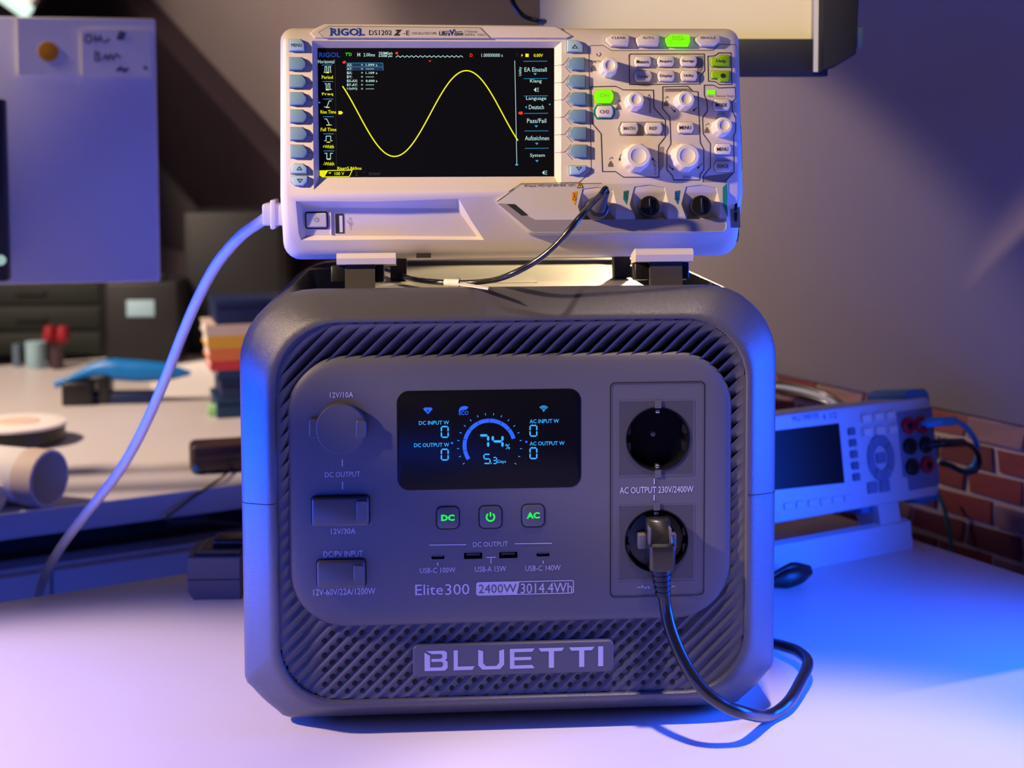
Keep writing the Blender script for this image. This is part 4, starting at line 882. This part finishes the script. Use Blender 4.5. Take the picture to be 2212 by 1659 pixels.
# stand
xs0, xs1 = x0 + .01, FM.p(1950, 1150)[0]
zw = lambda y: (FM.mtx.inverted() @ (FM.P0 + EB * y)).z
def sb(nm, xa, xb, pts): return loft(nm, [[(x, y, z) for y, z in pts] for x in (xa, xb)], M['meter'], mm, False)
inv = FM.mtx.inverted()
def lw(y, z): q = inv @ (FM.P0 + EB * y + V((0, 0, z))); return (q.y, q.z)
sb('stand_foot', x0 + .0, FM.p(1972, 1180)[0], [lw(.0, .0), lw(.05, 0), lw(.05, .010), lw(.012, .028), lw(.004, .026)])
sb('stand_arm', FM.p(1905, 1120)[0], FM.p(1950, 1120)[0], [lw(.004, .015), lw(.03, .012), lw(.06, .060), lw(.015, .060)])
sb('stand_rest', x0 + .0, FM.p(1690, 1120)[0], [lw(.02, .02), (lw(.05, .012)), lw(.06, .060), lw(.03, .060)])
box('stand_bracket', FM.p(1878, 1090)[0], FM.p(1910, 1090)[0], .012, .05, zb - .008, zb, M['bumper'], mm, .002)
def mw(u, v_, d=0): return onP(u, v_, FM.P0 + FM.ey * d, FM.ey)
for nm, lab, m_, mr, pts in (('test_lead', 'light blue test lead plugged into the upper red jack of the multimeter', 'leadblue', .0046, [mw(1990, 915, 0), mw(2000, 914, -.018), mw(2030, 911, -.024), mw(2062, 909, -.02), mw(2090, 926, -.015), mw(2110, 960, -.01), mw(2108, 1000, 0), mw(2085, 1017, .01), mw(2060, 1010, .02), mw(2030, 995, .03)]),
                            ('test_lead', 'black test lead plugged into the middle black jack of the multimeter', 'cable', .0044, [mw(1998, 960, 0), mw(2008, 959, -.02), mw(2040, 957, -.026), mw(2080, 956, -.022), mw(2105, 970, -.016), mw(2116, 995, -.01), mw(2106, 1017, -.004), mw(2080, 1019, .006), mw(2055, 1006, .015), mw(2030, 1000, .024)])):
    t_ = thing(nm, lab, 'cable', group=None)
    tube('lead', pts, mr * .62, M[m_], t_, 10, 8); tube('plug_sleeve', pts[1:4], mr, M[m_], t_, 12, 4)
tag(tube('signal_cable', [onP(u, v, wp(0, -.014, 0), E1) for u, v in ((2020, 1060), (2036, 1090), (2046, 1125), (2053, 1165), (2056, 1210), (2058, 1270))], .0022, M['teal'], None, 8, 8), 'thin green cable hanging behind the right end of the multimeter', 'cable')
for i, (lab, m_, vv) in enumerate((('dark cable arching behind the multimeter, the upper one', 'cable', 0), ('pale cable arching behind the multimeter', 'wcable', 7), ('dark cable arching behind the multimeter, the lower one', 'cable', 17))):
    tag(tube('arched_cable', [onP(1600, 850 + vv, wp(.0, -.02, 0), E1), onP(1660, 828 + vv, wp(.0, -.02, 0), E1), onP(1730, 836 + vv, wp(.0, -.02, 0), E1), onP(1790, 855 + vv, wp(.0, -.02, 0), E1), onP(1830, 880 + vv, wp(0, -.02, 0), E1)], .003, M[m_], None, 8, 6), lab, 'cable')
# black clip lying on the table
ck = thing('alligator_clip', 'small black clip lying on the table in front of the multimeter', 'clip')
pa, pb_, pc_ = onZ(1660, 1258, .008), onZ(1712, 1246, .009), onZ(1750, 1235, .008)
tube('clip_body', [pa, pb_, pc_], .008, M['dark'], ck, 12, 4, radii=[.004, .009, .0085, .0035], flat=.8)
tube('clip_grip', [pa + V((0, 0, .004)), pb_ + V((0, .004, .008)), pc_ + V((0, .004, .002))], .003, M['dark'], ck, 8, 4, radii=[.002, .004, .003])

# ================================================================== wide screen above the oscilloscope
YS = .22
FW = Frame(onY(1500, 165, YS), (1, 0, 0), (0, 0, 1))
M['cream'] = mat('cream_screen_fabric', (240, 226, 190), .7, var=.03, vscale=5); M['frame'] = mat('dark_blue_black_frame', (34, 34, 44), .5)
ws = thing('roller_screen', 'cream screen in a dark frame at the top behind the oscilloscope', 'screen', FW.mtx)
xa, xb = FW.p(1168, 60)[0], FW.p(1762, 60)[0]; zz = FW.p(1600, 84)[1]
box('screen_sheet', xa, xb, .004, .008, zz - .004, .16, M['cream'], ws)
box('bottom_rail', xa + .0, FW.p(1788, 120)[0], -.002, .014, 0, zz, M['frame'], ws, .001)
xc, xd = FW.p(1766, 60)[0], FW.p(1860, 60)[0]
br = [(xc, FW.p(1766, 158)[1]), (FW.p(1795, 145)[0], FW.p(1795, 148)[1]), (xd - .006, FW.p(1852, 118)[1]), (xd, .16), (xc, .16)]
plate('side_bracket', br, [(0, .03), (0, -.006), (.002, -.010)], M['frame'], ws)
box('white_edge', FW.p(1755, 60)[0], FW.p(1765, 60)[0], -.004, .004, FW.p(1755, 156)[1], .16, M['white'], ws)
box('bracket_clip', FW.p(1842, 60)[0], FW.p(1856, 60)[0], -.014, -.009, FW.p(1850, 108)[1], FW.p(1850, 62)[1], M['softkey'], ws, .001)
tag(tube('loop_cable', [onY(1095, -40, YS), onY(1108, 5, YS), onY(1130, 34, YS), onY(1165, 46, YS), onY(1200, 44, YS + .02)], .0022, M['cable'], None, 8, 8), 'thin dark cable looping at the left of the cream screen', 'cable')

# ================================================================== left background: board, monitor edge, lamp
YB = .78
FB = Frame(onY(345, 608, YB), V((1, .12, 0)), (0, 0, 1))
wb = thing('notice_board', 'white notice board with an orange dot and handwriting at the upper left', 'board', FB.mtx)
M['board'] = mat('white_board', (228, 224, 238), .55, var=.03, vscale=8); M['paper'] = mat('white_paper', (240, 236, 234), .7); M['orangedot'] = mat('orange_sticker', (224, 150, 10), .5); M['marker'] = mat('faded_marker', (78, 76, 118), .7)
zt_ = FB.p(330, 40)[1]; xw = FB.p(-330, 300)[0]
box('board_panel', xw, 0, 0, .012, 0, zt_, M['board'], wb, .002)
n1 = box('note_sheet', FB.p(40, 100)[0], .001, -.004, -.001, FB.p(200, 163)[1], zt_ - .002, M['paper'], wb)
n2 = box('note_sheet', FB.p(178, 100)[0], -.004, -.007, -.0045, FB.p(250, 168)[1], FB.p(250, 66)[1], M['paper'], wb)
c_ = FB.p(106, 112); lathe_y('orange_dot', c_[0], c_[1], [(FB.k(106, 112) * 22, -.003), (FB.k(106, 112) * 22, -.005), (.001, -.0055)], M['orangedot'], wb, 28)
for t_, a in (('DHL', (186, 74, 232, 96)), ('Box', (205, 112, 248, 136))):
    pass
def scrib(pts, w_=5): ribbon('handwriting', PP(FB, pts), w_ * FB.k(200, 100), -.0076, M['marker'], wb)
scrib([(186, 92), (188, 78), (196, 76), (200, 84), (195, 93), (188, 94)], 4); scrib([(205, 92), (207, 78), (212, 90), (218, 80), (222, 92)], 4); scrib([(226, 92), (232, 90), (240, 86)], 4); scrib([(256, 86), (262, 72), (270, 74), (266, 84), (256, 84)], 7)
scrib([(207, 132), (208, 114), (216, 116), (214, 123), (218, 130), (209, 133)], 4); scrib([(224, 130), (230, 120), (235, 130), (240, 119), (246, 129), (252, 118), (262, 126)], 4); scrib([(254, 154), (262, 148), (270, 154), (278, 149)], 7); scrib([(313, 150), (318, 145)], 9)
box('board_post', xw + .02, xw + .05, .013, .04, -FB.P0.z, .05, M['frame'], wb); box('board_foot', xw - .03, xw + .06, .0, .10, -FB.P0.z, -FB.P0.z + .008, M['frame'], wb)
YM = .70
FN = Frame(onY(26, 605, YM), V((1, .05, 0)), (0, 0, 1))
mo = thing('monitor', 'black monitor edge with a pale power light at the far left', 'monitor', FN.mtx)
box('monitor_case', -.34, 0, -.02, .0, .0, FN.p(5, 215)[1], M['frame'], mo, .003); c_ = FN.p(11, 559); M['pale'] = mat('pale_power_light', (170, 205, 200), emit=.8)
lathe_y('power_light', c_[0], c_[1], [(.0058, -.019), (.0058, -.0212), (.001, -.0216)], M['pale'], mo, 20)
box('monitor_stand', -.34, -.31, -.016, -.004, -FN.P0.z, .02, M['frame'], mo); box('monitor_base', -.38, -.27, -.05, .0, -FN.P0.z, -FN.P0.z + .008, M['frame'], mo)
M['tubelight'] = mat('lit_tube', (225, 255, 240), emit=1.1)
a_, b_ = onP(-80, -75, V((-.6, 1.9, .9)), V((0, 1, 0))), onP(62, 28, V((-.6, 1.9, .9)), V((0, 1, 0)))
lt = thing('tube_light', 'glowing white tube light in the upper left corner', 'lamp'); tube('tube', [a_, (a_ + b_) / 2, b_], .016, M['tubelight'], lt, 16, 3); tube('lamp_housing', [a_ + V((0, .03, .02)), b_ + V((0, .03, .02))], .018, M['white'], lt, 12, 1)

# ================================================================== things on the side table
def on2(u, v_): return onZ(u, v_, 0)
M['navy'] = mat('navy_card', (14, 34, 84), .5); M['yellow'] = mat('yellow_cover', (236, 180, 60), .6); M['orangec'] = mat('orange_cover', (236, 130, 70), .6); M['redc'] = mat('red_cover', (214, 60, 66), .6); M['creamc'] = mat('cream_cover', (226, 206, 190), .6); M['tealc'] = mat('dark_teal_cover', (10, 52, 92), .5); M['green'] = mat('pale_green_clip', (150, 210, 140), .5); M['brown'] = mat('dark_brown_leather', (62, 42, 48), .4); M['toolblue'] = mat('bright_blue_plastic', (0, 120, 200), .4)
S0 = on2(470, 905); kd = (S0 - CAMP).length / FPX * 1.02
FK = Frame(S0, (1, .25, 0), (0, 0, 1))
zc = 0
for lab, m_, hpx, dx, w_, cat in (('dark teal box at the bottom of the colourful stack behind the power station', 'tealc', 42, .0, .13, 'box'), ('dark navy box second from the bottom of the colourful stack', 'navy', 38, .006, .12, 'box'), ('thin dark teal book under the red one in the stack', 'tealc', 20, .002, .12, 'book'), ('red book in the colourful stack', 'redc', 20, -.008, .13, 'book'), ('orange book in the colourful stack', 'orangec', 26, -.010, .13, 'book'), ('yellow book in the colourful stack', 'yellow', 26, -.012, .13, 'book'), ('cream book near the top of the colourful stack', 'creamc', 22, -.014, .13, 'book'), ('blue box lying on top of the colourful stack', 'navy', 50, .0, .12, 'box')):
    h_ = hpx * kd; t_ = thing('stacked_box' if cat == 'box' else 'stacked_book', lab, cat, FK.mtx @ Matrix.Translation((dx, 0, zc)), group='stack behind the power station')
    if cat == 'box':
        box('box_body', 0, w_, 0, .10, 0, h_ * .72, M[m_], t_, .0015); box('box_lid', -.001, w_ + .001, -.001, .101, h_ * .72, h_, M[m_], t_, .001)
    else:
        box('pages', .002, w_ - .002, .002, .098, h_ * .1, h_ * .9, M['paper'], t_); box('cover', 0, w_, 0, .1, 0, h_ * .1, M[m_], t_); box('cover', 0, w_, 0, .1, h_ * .9, h_, M[m_], t_); box('spine', -.001, w_ + .001, -.002, .0015, 0, h_, M[m_], t_)
    zc += h_
g_ = on2(478, 884); tag(box('green_peg', g_.x - .012, g_.x + .012, g_.y - .06, g_.y - .045, 0, .018, M['green'], None, .004), 'pale green peg beside the foot of the colourful stack', 'peg')
# blue tool with a black clamp
bt_ = thing('blue_tool', 'bright blue tool with black clamp lying on the side table', 'tool')
yb = on2(200, 872).y
tube('blue_handle', [onY(118, 831, yb), onY(160, 815, yb), onY(215, 797, yb), onY(280, 800, yb), onY(350, 803, yb), onY(412, 806, yb)], .008, M['toolblue'], bt_, 12, 6, radii=[.006, .005, .010, .017, .017, .014, .003], flat=.6)
a_, b_ = onY(140, 872, yb), onY(205, 822, yb); box('clamp_block', a_.x, b_.x, yb - .02, yb + .03, 0, b_.z, M['dark'], bt_, .003)
a_, b_ = onY(215, 868, yb), onY(240, 808, yb); box('clamp_jaw', a_.x, b_.x, yb - .012, yb + .02, 0, b_.z, M['dark'], bt_, .003)
a_, b_ = onY(205, 866, yb), onY(330, 838, yb); box('clamp_foot', a_.x, b_.x, yb - .01, yb + .03, 0, (b_.z) * .7, M['navy'], bt_, .003)
pp = [on2(320, 800), on2(520, 768), on2(520, 850), on2(330, 862)]; o = obj('paper_sheet', [p + V((0, 0, .0003)) for p in pp] + [p + V((0, 0, .0012)) for p in pp], [(0, 3, 2, 1), (4, 5, 6, 7), (0, 1, 5, 4), (1, 2, 6, 5), (2, 3, 7, 6), (3, 0, 4, 7)], M['paper']); tag(o, 'blank white paper sheet lying under the blue tool', 'paper')
# spool with white top
s0 = on2(15, 972) + V((0, .05, 0)); ks = (s0 - CAMP).length / FPX
sp = thing('filament_spool', 'black spool with a white top lying at the left edge of the side table', 'spool', loc=s0)
def lz(name, prof, m, par, n=36): return loft(name, [[(r_ * math.cos(2 * math.pi * i / n), r_ * math.sin(2 * math.pi * i / n), z_) for i in range(n)] for r_, z_ in prof], m, par)
lz('spool_wall', [(.058, 0), (.062, .002), (.062, .022), (.060, .024)], M['dark'], sp); lz('spool_top', [(.064, .0235), (.064, .027), (.061, .028), (.030, .0282)], M['paper'], sp); lz('spool_core', [(.03, .028), (.028, .0295), (.012, .0295)], M['creamc'], sp)
# rolled paper tubes near the front edge
def roll(nm, lab, u, v_, rpx, dirv, Ln):
    c0 = on2(u, v_ + rpx); k_ = (c0 - CAMP).length / FPX; r_ = rpx * k_; c0 = onZ(u, v_, r_ * 1.035)
    d_ = V(dirv).normalized(); t_ = thing(nm, lab, 'tube', group='rolled white tubes on the side table')
    n_ = 28; u_ = V((0, 0, 1)); s_ = d_.cross(u_)
    def rg_(q, rr): return [c0 + d_ * q + (u_ * math.cos(2 * math.pi * i / n_) + s_ * math.sin(2 * math.pi * i / n_)) * rr for i in range(n_)]
    loft('tube_wall', [rg_(Ln, r_ * .93), rg_(Ln, r_), rg_(.0, r_), rg_(0, r_ * .93), rg_(Ln, r_ * .93)], M['paper'], t_, cap0=False, cap1=False)
    loft('end_band', [rg_(.028, r_ * 1.0), rg_(.028, r_ * 1.03), rg_(.001, r_ * 1.03), rg_(.001, r_ * 1.0)], M['creamc'], t_, cap0=False, cap1=False)
roll('paper_tube', 'large white cardboard tube with open end on the side table', 108, 1034, 56, (-.9, .43, 0), .20)
roll('paper_tube', 'small white cardboard tube in front of the large one, cut by the left edge', -6, 1078, 26, (-.9, .43, 0), .06)
# dark leather case
d0 = on2(412, 1027); FD = Frame(d0, (1, .2, 0), (0, 0, 1)); kq = (d0 - CAMP).length / FPX
dc = thing('leather_case', 'dark brown leather case near the front edge of the side table', 'case', FD.mtx)
box('case_body', 0, .085, 0, .055, 0, .034, M['brown'], dc, .007); box('case_flap', .002, .083, -.0015, .02, .017, .0355, M['brown'], dc, .004); lathe_y('case_stud', .006, .008, [(.004, 0), (.004, -.002), (.001, -.003)], M['blue'], dc, 14)
# dark clutter at the back of the side table
def cl(name, lab, cat, u, v_, wpx, hpx, dpt, m_, extra=None):
    p_ = on2(u, v_); k_ = (p_ - CAMP).length / FPX; t_ = thing(name, lab, cat, loc=p_)
    w_, h_ = wpx * k_, hpx * k_; box('body', -w_ / 2, w_ / 2, 0, dpt, 0, h_, M[m_], t_, min(.006, h_ * .1))
    if extra: extra(t_, w_, h_)
    return t_
M['black2'] = mat('near_black', (15, 16, 20), .6, var=.2, vscale=20); M['glint_pot'] = mat('pale_blue_glint_and_pot', (150, 185, 200), .5); M['darkgreen'] = mat('dark_green_plastic', (17, 25, 20), .7); M['darkred'] = mat('dark_red_grip', (140, 14, 34), .5)
def ex_case(t_, w_, h_):
    box('painted_glint', -w_ * .20, w_ * .18, -.002, .0, h_ * .58, h_ * .78, M['glint_pot'], t_, .0008); box('handle', -w_ * .3, w_ * .3, .02, .04, h_, h_ * 1.08, M['black2'], t_, .003)  # the pale patch is a light reflection put on as colour
cl('equipment_case', 'black equipment case with a pale painted reflection at the back of the side table', 'case', 308, 787, 150, 172, .14, 'black2', ex_case)
def ex_drawers(t_, w_, h_):
    for i in range(3): d_ = box('drawer', -w_ * .46, w_ * .46, -.004, .0, h_ * (.04 + .32 * i), h_ * (.32 + .32 * i), M['darkgreen'], t_, .002); box('handle', -w_ * .1, w_ * .1, -.010, -.004, h_ * (.16 + .32 * i), h_ * (.2 + .32 * i), M['black2'], d_)
cl('drawer_box', 'dark drawer box at the back left of the side table', 'box', 70, 775, 300, 165, .2, 'black2', ex_drawers)
def ex_tall(t_, w_, h_): box('door', -w_ * .45, w_ * .45, -.004, 0, h_ * .05, h_ * .95, M['black2'], t_, .002); box('knob', -w_ * .38, -w_ * .32, -.012, -.004, h_ * .45, h_ * .52, M['frame'], t_)
cl('dark_cabinet', 'tall black cabinet behind the white lead and left of the oscilloscope', 'cabinet', 510, 765, 210, 300, .25, 'black2', ex_tall)
def cup(name, lab, u, v_, rpx, hpx, m_, cat):
    p_ = on2(u, v_); k_ = (p_ - CAMP).length / FPX; t_ = thing(name, lab, cat, loc=p_); r_ = rpx * k_; h_ = hpx * k_
    lz('wall', [(r_ * .85, 0), (r_, h_ * .1), (r_, h_), (r_ * .85, h_), (r_ * .8, h_ * .3)], M[m_], t_, 20); lz('rim', [(r_ * 1.04, h_ * .93), (r_ * 1.04, h_), (r_ * .86, h_ * 1.01)], M[m_], t_, 20)
cup('white_pot', 'white pot among the dark clutter on the side table', 78, 795, 20, 54, 'glint_pot', 'pot'); cup('grey_pot', 'small grey pot left of the white pot', 38, 792, 9, 46, 'softkey', 'pot'); cup('brown_pot', 'small brown pot right of the white pot', 124, 797, 13, 44, 'brown', 'pot')
for lab, u in (('red screwdriver handle, the left one above the white pot', 106), ('red screwdriver handle, the right one above the white pot', 134)):
    p0 = on2(u, 800); t_ = thing('screwdriver', lab, 'screwdriver', group='red screwdrivers'); y_ = p0.y + .05
    tube('handle', [onY(u, 742, y_), onY(u + 1, 725, y_), onY(u + 2, 704, y_)], .01, M['darkred'], t_, 10, 3, radii=[.008, .013, .012, .009]); tube('shaft', [onY(u, 742, y_), V((onY(u, 742, y_).x, y_, 0))], .003, M['steel'], t_, 8, 1)
# ---------------- under and between the tables
FP = Frame(f0 + EB * .03, E1, (0, 0, 1)); M['bluepanel'] = mat('pale_cabinet_board', (228, 230, 238), .5)
dk = thing('drawer_cabinet', 'low cabinet under the side table, lit blue in the gap between the tables', 'cabinet', FP.mtx)
box('cabinet_carcass', -.5, .62, .012, .4, -.72, -.075, M['bluepanel'], dk)
for i in range(2): d_ = box('cabinet_door', -.5 + i * .56, .056 + i * .56, 0, .012, -.70, -.08, M['bluepanel'], dk, .002); box('door_handle', .02 - i * .0 + i * .06, .03 + i * .06, -.01, 0, -.30, -.2, M['frame'], d_)
box('recess_shade', -.5, .62, .05, .06, -.075, -.031, M['black2'], dk)  # black board in place of the shade under the table top
pz = FP.p(400, 1105); ps_ = thing('power_strip', 'small black power supply hanging under the front edge of the side table', 'power supply', FP.mtx @ Matrix.Translation((pz[0], -.02, pz[1])))
box('supply_case', -.025, .022, 0, .03, -.012, .0125, M['frame'], ps_, .003); box('supply_plate', -.018, .015, -.001, 0, -.007, .008, M['navy'], ps_)
tag(tube('thin_cable', [onZ(560, 975, .003), onZ(515, 1003, .004), onZ(468, 1040, .004), onP(420, 1072, FP.P0 - FP.ey * .035, FP.ey), onP(372, 1108, FP.P0 - FP.ey * .04, FP.ey), onP(355, 1120, FP.P0 - FP.ey * .04, FP.ey), onP(380, 1130, FP.P0 - FP.ey * .04, FP.ey), onP(450, 1127, FP.P0 - FP.ey * .04, FP.ey), onP(530, 1135, FP.P0 - FP.ey * .04, FP.ey), onP(600, 1150, FP.P0 - FP.ey * .04, FP.ey)], .0016, M['cable'], None, 8, 8), 'thin dark cable draped over the front edge of the side table', 'cable')
# power brick on the work table
a_ = onZ(406, 1296, 0); FA = Frame(a_, (1, -.04, 0), (0, 0, 1)); kq = (a_ - CAMP).length / FPX
pbk = thing('power_brick', 'dark grey power brick on the work table left of the power station', 'power adapter', FA.mtx)
w_ = 108 * kq; h_ = 88 * kq
plate('brick_case', [(w_, h_), (0, h_), (0, .006), (.005, 0), (w_, 0)], [(.001, .056), (0, .054), (0, .001), (.001, 0)], M['panel'], pbk)
plate('brick_lid', [(w_ - .002, h_ + .004), (.010, h_ + .004), (.003, h_ - .0005), (w_ - .001, h_ - .0005)], [(.0, .05), (0, .006)], M['dark'], pbk, False)
box('brick_seam', -.0004, w_ + .0004, -.0004, .0, h_ * .46, h_ * .48, M['hole'], pbk); box('plug_block', .018, w_, .02, .045, h_ + .003, h_ + .010, M['dark'], pbk, .002)
